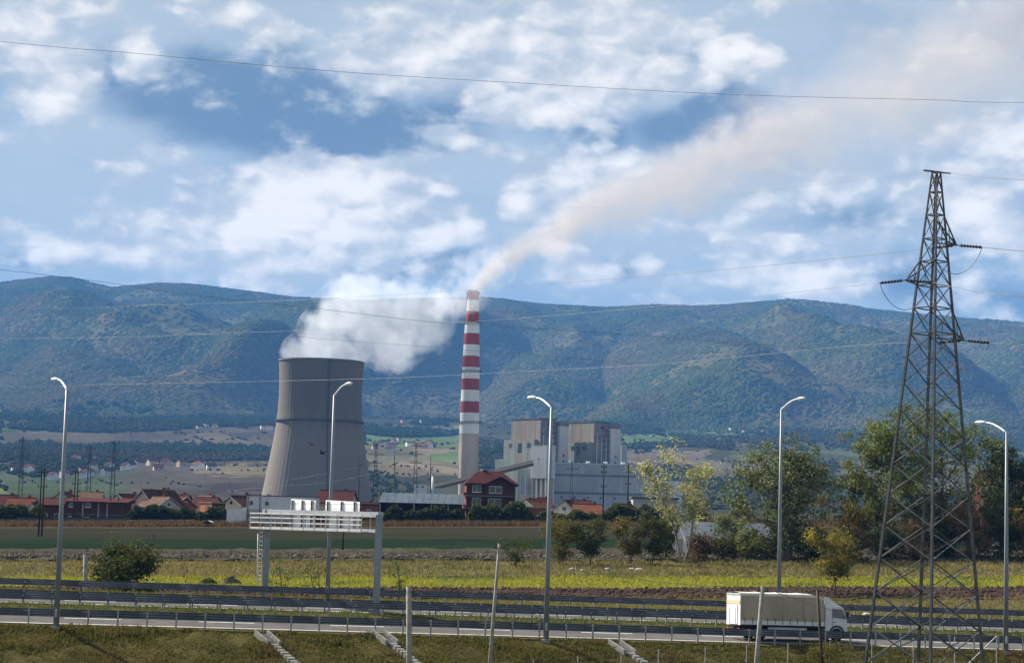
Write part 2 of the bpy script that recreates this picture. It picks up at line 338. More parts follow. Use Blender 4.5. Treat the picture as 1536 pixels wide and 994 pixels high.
M['leaf_deep'] = leaf_mat('deep_green_leaves', (.018, .030, .012), (.040, .055, .020), (.035, .04, .016))
M['leaf_brown'] = leaf_mat('brown_thicket_leaves', (.075, .05, .03), (.13, .085, .045), (.06, .06, .02))

# ---------------------------------------------------------------- mesh building
class MB:
    def __init__(s): s.v = []; s.f = []
    def add(s, vs, fs):
        o = len(s.v); s.v += [tuple(v) for v in vs]; s.f += [tuple(i + o for i in f) for f in fs]; return s
    def box(s, x0, x1, y0, y1, z0, z1):
        return s.add([(x0, y0, z0), (x1, y0, z0), (x1, y1, z0), (x0, y1, z0), (x0, y0, z1), (x1, y0, z1), (x1, y1, z1), (x0, y1, z1)],
                     [(0, 3, 2, 1), (4, 5, 6, 7), (0, 1, 5, 4), (1, 2, 6, 5), (2, 3, 7, 6), (3, 0, 4, 7)])
    def hexa(s, a, b_):
        """prism between quad loops a (bottom) and b_ (top)"""
        return s.add(list(a) + list(b_), [(0, 3, 2, 1), (4, 5, 6, 7), (0, 1, 5, 4), (1, 2, 6, 5), (2, 3, 7, 6), (3, 0, 4, 7)])
    def bar(s, p, q, w, h=None, up=(0, 0, 1)):
        """square bar from p to q"""
        p = Vector(p); q = Vector(q); h = h or w; d = (q - p).normalized(); up = Vector(up)
        if abs(d.dot(up)) > .98: up = Vector((1, 0, 0))
        a = d.cross(up).normalized() * w / 2; c = a.cross(d).normalized() * h / 2
        return s.hexa([p - a - c, p + a - c, p + a + c, p - a + c], [q - a - c, q + a - c, q + a + c, q - a + c])
    def angle(s, p, q, w, n1, t=.012):
        """L profile approximated by two thin flanges"""
        return s.bar(p, q, w, max(w * .75, t), n1)
    def tube(s, pts, rad, n=8, cap=True):
        pts = [Vector(p) for p in pts]; k = len(pts)
        rad = rad if isinstance(rad, (list, tuple)) else [rad] * k
        o = len(s.v); ref = None
        for i, p in enumerate(pts):
            d = (pts[min(i + 1, k - 1)] - pts[max(i - 1, 0)]).normalized()
            if ref is None: ref = Vector((1, 0, 0)) if abs(d.x) < .9 else Vector((0, 1, 0))
            a = (ref - d * ref.dot(d)).normalized(); c = d.cross(a); ref = a
            for j in range(n):
                t = 2 * math.pi * j / n; s.v.append(tuple(p + (a * math.cos(t) + c * math.sin(t)) * rad[i]))
        for i in range(k - 1):
            for j in range(n):
                j2 = (j + 1) % n; s.f.append((o + i * n + j, o + i * n + j2, o + (i + 1) * n + j2, o + (i + 1) * n + j))
        if cap:
            s.f.append(tuple(o + j for j in reversed(range(n)))); s.f.append(tuple(o + (k - 1) * n + j for j in range(n)))
        return s
    def lathe(s, prof, n=32, cap=True):
        """prof = (radius, z) chain round the z axis"""
        o = len(s.v); k = len(prof)
        for r, z in prof:
            for j in range(n):
                t = 2 * math.pi * j / n; s.v.append((r * math.cos(t), r * math.sin(t), z))
        for i in range(k - 1):
            for j in range(n):
                j2 = (j + 1) % n; s.f.append((o + i * n + j, o + i * n + j2, o + (i + 1) * n + j2, o + (i + 1) * n + j))
        if cap:
            s.f.append(tuple(o + j for j in reversed(range(n)))); s.f.append(tuple(o + (k - 1) * n + j for j in range(n)))
        return s
    def prism(s, poly, y0, y1):
        """polygon in (x, z) pushed from y0 to y1"""
        n = len(poly); o = [(x, y0, z) for x, z in poly] + [(x, y1, z) for x, z in poly]
        return s.add(o, [tuple(range(n)), tuple(reversed(range(n, 2 * n)))] + [(i, i + n, (i + 1) % n + n, (i + 1) % n) for i in range(n)])
    def mesh(s, name, m, smooth=False):
        me = bpy.data.meshes.new(name); me.from_pydata(s.v, [], s.f)
        if m: me.materials.append(m if not isinstance(m, str) else M[m])
        bm = bmesh.new(); bm.from_mesh(me); bmesh.ops.recalc_face_normals(bm, faces=bm.faces); bm.to_mesh(me); bm.free()
        if smooth: me.polygons.foreach_set('use_smooth', [True] * len(me.polygons))
        return me
    def build(s, name, m, parent=None, smooth=False):
        return link(name, s.mesh(name, m, smooth), parent)
def link(name, me, parent=None, loc=None):
    o = bpy.data.objects.new(name, me); COL.objects.link(o); o.parent = parent
    if loc is not None: o.location = loc
    return o
def tag(o, label=None, cat=None, group=None, kind=None):
    if label: o['label'] = label
    if cat: o['category'] = cat
    if group: o['group'] = group
    if kind: o['kind'] = kind
    return o
def empty(name, loc, rz=0.0):
    o = bpy.data.objects.new(name, None); COL.objects.link(o); o.location = loc; o.rotation_euler = (0, 0, rz); return o
def copy_tree(o, parent=None):
    c = o.copy(); COL.objects.link(c); c.parent = parent
    for ch in list(o.children): copy_tree(ch, c)
    return c
def np_mesh(name, V, F, m, smooth=False):
    """V (n,3), F (k,3|4) all faces alike"""
    me = bpy.data.meshes.new(name); V = np.asarray(V, np.float32); F = np.asarray(F, np.int32)
    k, w = F.shape
    me.vertices.add(len(V)); me.vertices.foreach_set('co', V.ravel())
    me.loops.add(k * w); me.loops.foreach_set('vertex_index', F.ravel())
    me.polygons.add(k); me.polygons.foreach_set('loop_start', np.arange(0, k * w, w, dtype=np.int32))
    if smooth: me.polygons.foreach_set('use_smooth', np.ones(k, bool))
    me.update(calc_edges=True); me.validate()
    if m: me.materials.append(m)
    return me
def grid_faces(nr, nc):
    i = np.arange(nr - 1)[:, None] * nc + np.arange(nc - 1)[None, :]
    i = i.ravel(); return np.stack([i, i + 1, i + nc + 1, i + nc], 1)

# ---------------------------------------------------------------- the ground, one sheet out to the mountains
FIELDS = [  # what grows on the far plain: picture columns, rows, colour; later ones lie over earlier ones
    (0, 1536, 560, 790, (0.035, 0.037, 0.020)),
    (0, 210, 628, 648, (0.042, 0.056, 0.026)), (100, 420, 643, 672, (0.055, 0.045, 0.038)), (0, 180, 648, 676, (0.065, 0.055, 0.039)), (230, 420, 655, 685, (0.069, 0.059, 0.042)),
    (0, 240, 708, 745, (0.042, 0.051, 0.029)), (0, 130, 720, 740, (0.036, 0.048, 0.025)), (200, 420, 690, 748, (0.052, 0.046, 0.038)), (300, 420, 697, 712, (0.098, 0.084, 0.057)), (315, 400, 712, 742, (0.047, 0.039, 0.034)),
    (545, 700, 646, 668, (0.066, 0.098, 0.040)), (545, 700, 668, 700, (0.078, 0.074, 0.045)), (630, 700, 672, 682, (0.125, 0.101, 0.076)), (650, 710, 680, 692, (0.056, 0.089, 0.032)), (550, 720, 694, 712, (0.115, 0.095, 0.069)), (545, 720, 712, 750, (0.041, 0.041, 0.028)),
    (920, 1010, 650, 668, (0.076, 0.108, 0.041)), (930, 1060, 676, 700, (0.097, 0.079, 0.064)), (1040, 1180, 690, 715, (0.074, 0.066, 0.061)), (1000, 1120, 640, 658, (0.060, 0.080, 0.036)), (1100, 1330, 664, 690, (0.052, 0.058, 0.034)), (1250, 1536, 690, 740, (0.059, 0.055, 0.044)),
    (180, 420, 605, 612, (0.058, 0.056, 0.038)), (480, 700, 640, 647, (0.083, 0.092, 0.047)),
]
def ground_colour(X, Y, Z):
    px, py = proj(X, Y, Z)
    n = fbm(X / 90., Y / 160., 4, 61); n2 = fbm(X / 25., Y / 40., 3, 66)
    qx = px + 26 * (n - .5) * 2; qy = py + 7 * (n2 - .5) * 2
    c = np.empty(X.shape + (3,)); c[:] = (.075, .085, .036)
    for x0, x1, y0, y1, k in FIELDS:
        sel = (qx > x0) & (qx < x1) & (qy > y0) & (qy < y1) & (Y > 900); c[sel] = k
    # mountain floor under the woods
    wood = sstep(Y, 5300, 5700)[..., None]
    a = fbm(X / 500., Y / 700., 4, 71)[..., None]
    c = c * (1 - wood) + wood * (np.array((.055, .060, .026)) * (1 - a) + np.array((.098, .080, .044)) * a)
    parcel = _hash(np.floor((X + .35 * Y) / 85.), np.floor((Y - .3 * X) / 240.), 12)[..., None]
    c = c * (1 - .55 * (1 - wood) * (parcel - .5) * sstep(Y, 1500, 2000)[..., None])
    return c * (0.82 + 0.36 * n2[..., None])
def build_ground():
    ys = np.concatenate([np.arange(50, 600, 3.0), np.geomspace(600, 1700, 60)[1:], np.geomspace(1700, 5100, 230)[1:], np.linspace(5100, 9300, 250)[1:], np.linspace(9300, 12500, 24)[1:]])
    us = np.linspace(-.44, .44, 540)
    Y = np.repeat(ys[:, None], len(us), 1); X = Y * us[None, :]
    Z = H(X, Y)
    c = ground_colour(X, Y, Z)
    m = bpy.data.materials.new('land'); m.use_nodes = True; nt = m.node_tree; b = NB(nt); pr = nt.nodes['Principled BSDF']
    pr.inputs['Roughness'].default_value = 1.0; pr.inputs['Specular IOR Level'].default_value = 0.0
    at = nt.nodes.new('ShaderNodeAttribute'); at.attribute_name = 'soil'
    tc = nt.nodes.new('ShaderNodeTexCoord'); co = tc.outputs['Object']
    f = b.noise(co, .06, 6, .65); g = b.noise(co, .9, 5, .65)
    cc = b.mix(1.0, at.outputs['Color'], b.mix(b.step(f, .3, .7), (.72, .76, .70), (1.2, 1.15, 1.1)), 'MULTIPLY')
    cc = b.mix(1.0, cc, b.mix(b.step(g, .3, .7), (.75, .76, .72), (1.2, 1.18, 1.15)), 'MULTIPLY')
    nt.links.new(cc, pr.inputs['Base Color'])
    bn = nt.nodes.new('ShaderNodeBump'); bn.inputs['Strength'].default_value = .8; bn.inputs['Distance'].default_value = .5
    nt.links.new(g, bn.inputs['Height']); nt.links.new(bn.outputs[0], pr.inputs['Normal'])
    me = np_mesh('ground', np.stack([X, Y, Z], -1).reshape(-1, 3), grid_faces(*X.shape), m, True)
    a = me.attributes.new('soil', 'FLOAT_COLOR', 'POINT')
    rgba = np.concatenate([c.reshape(-1, 3), np.ones((X.size, 1))], 1).astype(np.float32)
    a.data.foreach_set('color', rgba.ravel())
    o = link('ground', me); o['kind'] = 'structure'
build_ground()
# ---------------------------------------------------------------- fields near the road
def field(name, y0, y1, m, rough=0.0, step=1.6, half=.46, lift=.10, xr=None):
    ys = np.arange(y0, y1 + .01, step); us = np.linspace(-half, half, 270)
    Y = np.repeat(ys[:, None], len(us), 1); X = Y * us[None, :]
    Y = Y - 5.0 * fbm(X / 9., np.zeros_like(X) + y0, 4, int(y0)) * (Y == ys[0])
    Z = H(X, Y) + lift + (0.02 * (y0 - 240) / 100.)
    if rough: Z = Z + rough * (fbm(X / 2.1, Y / 1.3, 3, 8) ** 1.5)
    o = link(name, np_mesh(name, np.stack([X, Y, Z], -1).reshape(-1, 3), grid_faces(*X.shape), m, not rough)); o['kind'] = 'structure'
    return o
F_PLOUGH = mat('ploughed_soil', (.062, .042, .033), (.036, .026, .022), 1.5, 1, bump=.2, bscale=3)
F_YELLOW = mat('yellow_green_meadow', (.19, .195, .045), (.145, .16, .045), .12, 1, bump=.1, bscale=3)
F_TAN = mat('dry_meadow', (.115, .10, .045), (.088, .085, .036), .10, 1, bump=.1, bscale=3)
F_ROUGH = mat('rough_fallow', (.062, .055, .042), (.036, .033, .026), .5, 1, bump=.2, bscale=2)
F_GREEN = mat('young_green_crop', (.0125, .023, .0125), (.010, .018, .0105), .06, 1, bump=.05)  # cloud shade over this field is put into the darkened green
F_BROWN = mat('brown_stubble', (.027, .0265, .017), (.021, .0215, .0145), .05, 1, bump=.1, stretch=(.3, 1, 1))
F_CORN = mat('dry_corn', (.07, .046, .03), (.05, .034, .024), .6, 1, bump=.2)
field('verge_field', 194, 227, mat('rough_verge', (.085, .075, .032), (.055, .055, .022), .3, 1, bump=.1, bscale=3), .25, 1.0)
field('ploughed_field', 227, 244, F_PLOUGH, .5, .8)
field('meadow', 244, 267, F_YELLOW)
field('dry_meadow', 267, 311, F_TAN)
field('fallow_field', 311, 348, F_ROUGH, .7, .9)
field('green_field', 348, 396, F_GREEN)
field('stubble_field', 396, 462, F_BROWN)
field('corn_field', 462, 497, F_CORN)

def scatter_blades(name, label, cat, pts, hts, wid, m, k=4, lean=.5, spread=.25):
    """thin upright leaves, k to a tuft"""
    n = len(pts) * k
    base = np.repeat(np.asarray(pts, float), k, 0) + np.concatenate([RNG.normal(0, spread, (n, 2)), np.zeros((n, 1))], 1)
    h = np.repeat(np.asarray(hts, float), k) * RNG.uniform(.6, 1.2, n); a = RNG.uniform(0, 2 * np.pi, n)
    side = np.stack([np.cos(a), np.sin(a), np.zeros(n)], 1) * (wid * RNG.uniform(.6, 1.3, n))[:, None]
    ld = RNG.normal(0, lean, (n, 2)) * h[:, None]
    tip = base + np.concatenate([ld, h[:, None]], 1); base[:, 2] -= .05
    mid = base * .5 + tip * .5 + np.concatenate([-ld * .15, np.zeros((n, 1))], 1)
    V = np.stack([base - side, base + side, mid + side * .8, tip, mid - side * .8], 1).reshape(-1, 3)
    i = np.arange(n)[:, None] * 5
    F = np.concatenate([i + np.array([[0, 1, 2]]), i + np.array([[0, 2, 4]]), i + np.array([[4, 2, 3]])], 0)
    o = link(name, np_mesh(name, V, F, m)); tag(o, label, cat, kind='stuff'); return o
def field_pts(n, y0, y1, half=.33, lift=.1, dens=None):
    Y = np.sqrt(RNG.uniform(y0 ** 2, y1 ** 2, n)); X = Y * RNG.uniform(-half, half, n)
    if dens is not None:
        k = dens(X, Y); X = X[k]; Y = Y[k]
    return np.stack([X, Y, H(X, Y) + lift], 1)
G_YEL = leaf_mat('mustard_green', (.18, .18, .03), (.34, .32, .05), (.13, .16, .04), .12)
G_TAN = leaf_mat('dry_grass', (.13, .105, .045), (.21, .175, .08), (.09, .10, .036), .10)
G_GRN = leaf_mat('roadside_grass', (.065, .066, .019), (.15, .135, .042), (.14, .10, .042), .30)
G_CORN = leaf_mat('corn_straw', (.065, .042, .028), (.12, .08, .048), None)
G_RGH = leaf_mat('fallow_weed', (.055, .05, .036), (.12, .105, .08), None)
p = field_pts(15000, 243, 268); scatter_blades('meadow_plants', 'yellow green flowering plants in the strip beyond the motorway', 'plants', p, np.full(len(p), .42), .075, G_YEL, 3)
p = field_pts(15000, 267, 312); scatter_blades('dry_grass', 'dry tan grass on the meadow below the stony bank', 'grass', p, RNG.uniform(.2, .7, len(p)) * (0.4 + 1.2 * fbm(p[:, 0] / 9, p[:, 1] / 6, 2, 4)), .07, G_TAN, 3)
p = field_pts(9000, 311, 332); scatter_blades('fallow_weeds', 'pale withered weeds on the stony fallow bank', 'weeds', p, RNG.uniform(.3, .9, len(p)), .09, G_RGH, 3)
p = field_pts(16000, 466, 492, .30); scatter_blades('corn_stalks', 'standing dry brown corn in front of the village', 'corn', p, np.full(len(p), 1.15), .13, G_CORN, 2, .12)
p = field_pts(12000, 196, 229); scatter_blades('verge_weeds', 'brownish weeds and grass along the ploughed strip', 'weeds', p, RNG.uniform(.15, .6, len(p)), .06, G_TAN, 3)
# clods of the ploughed strip and stones of the bank, far too many to count
def clods(name, label, cat, pts, sizes, m):
    ico = np.array([(1, 0, 0), (-1, 0, 0), (0, 1, 0), (0, -1, 0), (0, 0, 1), (0, 0, -1)], float)
    F0 = np.array([(0, 2, 4), (2, 1, 4), (1, 3, 4), (3, 0, 4), (2, 0, 5), (1, 2, 5), (3, 1, 5), (0, 3, 5)])
    n = len(pts); V = ico[None] * RNG.uniform(.55, 1.3, (n, 6, 1)) * np.asarray(sizes)[:, None, None] * np.array([1, 1, .65])
    a = RNG.uniform(0, 6.28, n); c, s_ = np.cos(a)[:, None], np.sin(a)[:, None]
    V = np.stack([V[..., 0] * c - V[..., 1] * s_, V[..., 0] * s_ + V[..., 1] * c, V[..., 2]], -1) + np.asarray(pts)[:, None, :]
    F = (F0[None] + (np.arange(n) * 6)[:, None, None]).reshape(-1, 3)
    o = link(name, np_mesh(name, V.reshape(-1, 3), F, m)); tag(o, label, cat, kind='stuff'); return o
p = field_pts(8000, 226, 244, lift=.3); clods('soil_clods', 'dark brown clods turned up on the ploughed strip', 'clods', p, RNG.uniform(.12, .42, len(p)), F_PLOUGH)
p = field_pts(5000, 312, 322, lift=.5); clods('rubble', 'grey and dark stones piled along the field bank', 'rubble', p, RNG.uniform(.12, .5, len(p)), mat('bank_rubble', (.12, .11, .10), (.025, .023, .02), 1.2, 1, lo=.42, hi=.58))
p = field_pts(2600, 266.2, 267.8, lift=.2); clods('furrow_edge', 'dark earth furrow between the two meadow strips', 'soil', p, RNG.uniform(.15, .4, len(p)), M['soil'])

# ---------------------------------------------------------------- woods on the mountains and the plain
def gn_crowns(name, label, pts, sc, rot, tint, m, sub=2):
    me = bpy.data.meshes.new(name); me.vertices.add(len(pts)); me.vertices.foreach_set('co', np.asarray(pts, np.float32).ravel()); me.update()
    a = me.attributes.new('tint', 'FLOAT', 'POINT'); a.data.foreach_set('value', np.asarray(tint, np.float32))
    for k, v in (('sc', sc), ('rot', rot)):
        a = me.attributes.new(k, 'FLOAT_VECTOR', 'POINT'); a.data.foreach_set('vector', np.asarray(v, np.float32).ravel())
    o = link(name, me); tag(o, label, 'woods', kind='stuff')
    ng = bpy.data.node_groups.new(name, 'GeometryNodeTree')
    ng.interface.new_socket('Geometry', in_out='INPUT', socket_type='NodeSocketGeometry'); ng.interface.new_socket('Geometry', in_out='OUTPUT', socket_type='NodeSocketGeometry')
    N, L = ng.nodes, ng.links
    gi = N.new('NodeGroupInput'); go = N.new('NodeGroupOutput'); inst = N.new('GeometryNodeInstanceOnPoints')
    ico = N.new('GeometryNodeMeshIcoSphere'); ico.inputs['Radius'].default_value = 1.0; ico.inputs['Subdivisions'].default_value = sub
    sp = N.new('GeometryNodeSetPosition'); nz = N.new('ShaderNodeTexNoise'); nz.inputs['Scale'].default_value = 1.7; nz.inputs['Detail'].default_value = 3.0
    vm = N.new('ShaderNodeVectorMath'); vm.operation = 'MULTIPLY_ADD'; vm.inputs[1].default_value = (2.4, 2.4, 1.9); vm.inputs[2].default_value = (-1.2, -1.2, -.75)
    L.new(nz.outputs['Color'], vm.inputs[0]); L.new(ico.outputs[0], sp.inputs['Geometry']); L.new(vm.outputs[0], sp.inputs['Offset'])
    sm = N.new('GeometryNodeSetMaterial'); sm.inputs['Material'].default_value = m; L.new(sp.outputs[0], sm.inputs[0])
    A = {}
    for k in ('sc', 'rot'):
        n = N.new('GeometryNodeInputNamedAttribute'); n.data_type = 'FLOAT_VECTOR'; n.inputs['Name'].default_value = k; A[k] = n.outputs['Attribute']
    L.new(gi.outputs[0], inst.inputs['Points']); L.new(sm.outputs[0], inst.inputs['Instance']); L.new(A['rot'], inst.inputs['Rotation']); L.new(A['sc'], inst.inputs['Scale'])
    L.new(inst.outputs[0], go.inputs[0])
    md = o.modifiers.new('crowns', 'NODES'); md.node_group = ng
    return o
def crown_mat():
    m = bpy.data.materials.new('wood_crowns'); m.use_nodes = True; nt = m.node_tree; b = NB(nt); pr = nt.nodes['Principled BSDF']
    pr.inputs['Roughness'].default_value = 1.0; pr.inputs['Specular IOR Level'].default_value = 0.0
    at = nt.nodes.new('ShaderNodeAttribute'); at.attribute_type = 'INSTANCER'; at.attribute_name = 'tint'
    oi = nt.nodes.new('ShaderNodeObjectInfo'); r = oi.outputs['Random']
    green = b.mix(r, (.030, .043, .014), (.053, .066, .022)); autumn = b.mix(r, (.062, .050, .024), (.092, .070, .036))
    nt.links.new(b.mix(at.outputs['Fac'], green, autumn), pr.inputs['Base Color'])
    return m
CROWN = crown_mat()
def build_woods():
    n = 215000
    Y = np.sqrt(RNG.uniform(5250 ** 2, 9080 ** 2, n)); X = Y * RNG.uniform(-.33, .33, n)
    Z = H(X, Y)
    clear = fbm(X / 260., Y / 420., 4, 91)
    k = (clear > .40) | (RNG.random(n) < .22)
    k &= RNG.random(n) < sstep(Y, 5200, 5500)
    X, Y, Z = X[k], Y[k], Z[k]
    t = np.clip((fbm(X / 300., Y / 520., 5, 71) - .45) * 4.5 + RNG.normal(0, .12, len(X)), 0, .62)
    r = RNG.uniform(3.2, 9.4, len(X)) * (.75 + .5 * fbm(X / 140., Y / 200., 2, 14))
    e = 18.0; gx = (H(X + e, Y) - H(X - e, Y)) / (2 * e); gy = (H(X, Y + e) - H(X, Y - e)) / (2 * e); q = np.sqrt(1 + gx ** 2 + gy ** 2); nx, ny, nz = -gx / q, -gy / q, 1 / q
    rot = np.stack([-np.arcsin(ny), np.arctan2(nx, nz), np.zeros_like(nx)], 1)
    sc = np.stack([r * RNG.uniform(.8, 1.3, len(X)), r * RNG.uniform(.8, 1.3, len(X)), r * .30 * RNG.uniform(.6, 1.5, len(X))], 1)
    gn_crowns('mountain_forest', 'broadleaf forest turning brown over the blue mountain slopes', np.stack([X, Y, Z], 1), sc, rot, t, CROWN)
    # copses, hedges and gardens on the plain
    n = 95000
    Y = np.sqrt(RNG.uniform(1850 ** 2, 5400 ** 2, n)); X = Y * RNG.uniform(-.32, .32, n); Z = H(X, Y)
    px, py = proj(X, Y, Z)
    nn = fbm(X / 90., Y / 160., 4, 61); n2 = fbm(X / 25., Y / 40., 3, 66)
    qx = px + 26 * (nn - .5) * 2; qy = py + 7 * (n2 - .5) * 2
    infield = np.zeros(len(X), bool)
    for x0, x1, y0, y1, c in FIELDS[1:]: infield |= (qx > x0) & (qx < x1) & (qy > y0) & (qy < y1)
    wood = fbm(X / 170., Y / 420., 4, 95)
    keep = np.where(infield, (wood > .70) & (RNG.random(n) < .7), (wood > .40 + .10 * sstep(Y, 4300, 4900))) & ((RNG.random(n) < .42))
    for wx, wy, rx, ry in ((60, 690, 85, 26), (250, 680, 170, 14), (150, 640, 140, 9), (330, 632, 120, 8), (620, 650, 70, 6)):
        keep |= (((px - wx) / rx) ** 2 + ((py - wy) / ry) ** 2 < 1) & (RNG.random(n) < .8)
    fu = (X + .35 * Y) / 85.; fv = (Y - .3 * X) / 240.
    border = (((fu - np.floor(fu)) < .04) | ((fv - np.floor(fv)) < .022))
    keep |= border & (RNG.random(n) < .95) & (fbm(X / 150., Y / 150., 2, 31) > .46)
    keep &= ~((px > 300) & (px < 420) & (py > 712)) | (RNG.random(n) < .12)
    bd = (border & ~((wood > .40) & ~infield))[keep]; X, Y, Z = X[keep], Y[keep], Z[keep]
    r = np.where(bd, .55, 1.0) * RNG.uniform(1.8, 5.2, len(X)) * (0.5 + 0.65 * sstep(Y, 1900, 4500))
    t = np.clip((fbm(X / 300., Y / 500., 3, 73) - .45) * 2.4 + RNG.normal(0, .15, len(X)), 0, .8)
    gn_crowns('valley_woods', 'green copses and hedgerows scattered across the plain below the mountains', np.stack([X, Y, Z + r * .4], 1), np.repeat(r[:, None], 3, 1), np.stack([r * 0, r * 0, RNG.uniform(0, 6.28, len(r))], 1), t, CROWN, 3)
build_woods()
# ---------------------------------------------------------------- motorway
RA = R(12.5); RSL = -0.0135; RT = Vector((math.cos(RA), math.sin(RA), 0)); RN = Vector((-math.sin(RA), math.cos(RA), 0)); RO = Vector((0, 145.6, 3.36))
def sup(n):
    return .05 * n if n <= 12 else (.6 + .02 * (n - 12) if n <= 15.5 else .67 + .028 * (n - 15.5))
def RP(t, n, dz=0.0):
    p = RO + RT * t + RN * n; return Vector((p.x, p.y, RO.z + RSL * t + sup(n) + dz))
def rt(px, n, dz=0.0):
    t = 0.0
    for _ in range(12):
        p = RP(t, n, dz); q = float(proj(p.x, p.y, p.z)[0]); t += (px - q) * p.y / FPX
    return t
def build_embankment():
    ts = np.arange(-95, 110, .8)
    ns = [-11, -9, -7.6, -6.2, -5, -4, -3.1, -2.3, -1.5, -.9, -.2, .5, 3, 6, 9, 11.4, 12.4, 13.6, 14.8, 15.8, 19, 23, 27.3, 28.4, 29.6, 31, 33, 36, 40]
    V = []
    for t in ts:
        for n in ns:
            if n < -.9: dz = -.02 + (n + .9) * .36
            elif n > 29.6: dz = -.02 - (n - 29.6) * .42
            else: dz = -.02
            p = RP(t, max(min(n, 29.6), -.9) if False else n, 0)
            z = RO.z + RSL * t + sup(max(min(n, 29.6), -.9)) + dz
            if n < -1.2 or n > 30: z += .16 * (float(vnoise(t * .9 + 3, n * 1.1, 4)) - .5) * 2
            if 11.5 < n < 15.7: z += .07
            V.append((p.x, p.y, z))
    F = grid_faces(len(ts), len(ns))
    m = mat('embankment_turf', (.085, .072, .028), (.046, .044, .017), .5, 1, bump=.12, bscale=5)
    o = link('road_embankment', np_mesh('road_embankment', V, F, m, True)); o['kind'] = 'structure'
build_embankment()
def strip(name, n0, n1, lift, m, t0=-95, t1=110, parent=None, k=60):
    V = []
    for i in range(k + 1):
        t = t0 + (t1 - t0) * i / k
        for j in range(5): V.append(RP(t, n0 + (n1 - n0) * j / 4, lift))
    return link(name, np_mesh(name, V, grid_faces(k + 1, 5), M[m] if isinstance(m, str) else m), parent)
for nm, n0, n1 in (('carriageway', .5, 11.3), ('carriageway', 15.9, 27.2)):
    r_ = strip(nm, n0, n1, .02, 'asphalt'); r_['kind'] = 'structure'
    for e in (n0 + .55, n1 - .55): strip('edge_line', e - .11, e + .11, .026, 'ypaint' if e < 2 else 'paint', parent=r_)
    for e in ((n0 + 4.3,) if n0 < 5 else (n0 + 3.9, n0 + 7.4)):
        for k in range(20): strip('lane_dash', e - .09, e + .09, .026, 'paint', -88 + k * 9.5, -88 + k * 9.5 + 4.0, r_, 2)
# turf
def turf_pts(n, n0, n1):
    t = RNG.uniform(-62, 72, n); nn = RNG.uniform(n0, n1, n); out = np.empty((n, 3))
    X = RO.x + RT.x * t + RN.x * nn; Y = RO.y + RT.y * t + RN.y * nn
    s_ = np.array([sup(max(min(v, 29.6), -.9)) for v in nn])
    Z = RO.z + RSL * t + s_ + np.where(nn < -.9, (nn + .9) * .36, np.where(nn > 29.6, -(nn - 29.6) * .42, 0)) + .0
    return np.stack([X, Y, Z], 1)
p = turf_pts(46000, -9.5, -.8); h = .05 + .75 * np.clip(fbm(p[:, 0] / 3.2, p[:, 1] / 2.2, 3, 6) - .2, 0, 1) ** 1.6
scatter_blades('bank_grass', 'olive and brown grass on the motorway bank', 'grass', p, h, .035, G_GRN, 4, .6, .12)
p = turf_pts(7000, 11.5, 15.6); scatter_blades('median_grass', 'green grass and weeds on the median between the guardrails', 'grass', p, RNG.uniform(.06, .34, len(p)), .03, leaf_mat('median_green', (.07, .095, .025), (.13, .15, .045), None), 4, .5, .12)
p = turf_pts(7000, 27.4, 33); scatter_blades('verge_grass', 'yellowish grass on the far verge behind the guardrail', 'grass', p, RNG.uniform(.1, .5, len(p)), .035, leaf_mat('verge_green', (.11, .11, .03), (.20, .18, .05), None), 4, .5, .15)

# ---------------------------------------------------------------- guardrails
def beam_mesh(L):
    prof = []
    zs = np.linspace(0, .52, 25)
    for z in zs: prof.append((.045 * math.cos(2 * math.pi * 3 * z / .52), z))
    b = MB()
    V = []; k = len(prof)
    for x in (0.0, L):
        for y, z in prof: V.append((x, -y - .006, z))
        for y, z in reversed(prof): V.append((x, -y + .006, z))
    n = 2 * k
    b.add(V, [(i, (i + 1) % n, (i + 1) % n + n, i + n) for i in range(n)] + [tuple(range(n)), tuple(range(2 * n - 1, n - 1, -1))])
    return b.mesh('beam', 'beam', True)
BEAM = beam_mesh(4.06)
POST = MB().box(-.06, .06, -.035, .035, -.35, 1.08).mesh('post', 'post')
SPACER = MB().box(-.05, .05, -.07, .07, -.12, .12).mesh('spacer', 'galv')
def guardrail(label, n, side, spacing, t0=-70, t1=84, h=1.14):
    p = RP(0, n, 0); root = empty('guardrail', p); root.rotation_euler = (0, -RSL, RA)
    tag(root, label, 'guardrail', 'motorway guardrails')
    k = 0; t = t0
    while t < t1:
        link('beam', BEAM, root, (t, side * .15, h - .55)); t += 4.0
    t = t0 + .6
    while t < t1:
        po = link('post', POST, root, (t, 0, 0)); link('spacer', SPACER, po, (0, side * .08, h - .30)); t += spacing
guardrail('grey three-wave guardrail along the grassy bank, posts on the near side of the beam', 0.0, 1, 2.0)
guardrail('grey guardrail on the median edge facing the truck', 12.0, -1, 2.08)
guardrail('guardrail on the median, second row behind the one facing the truck', 14.7, 1, 2.08)
guardrail('grey guardrail on the verge beyond both carriageways, below the ploughed strip', 27.9, -1, 2.2)

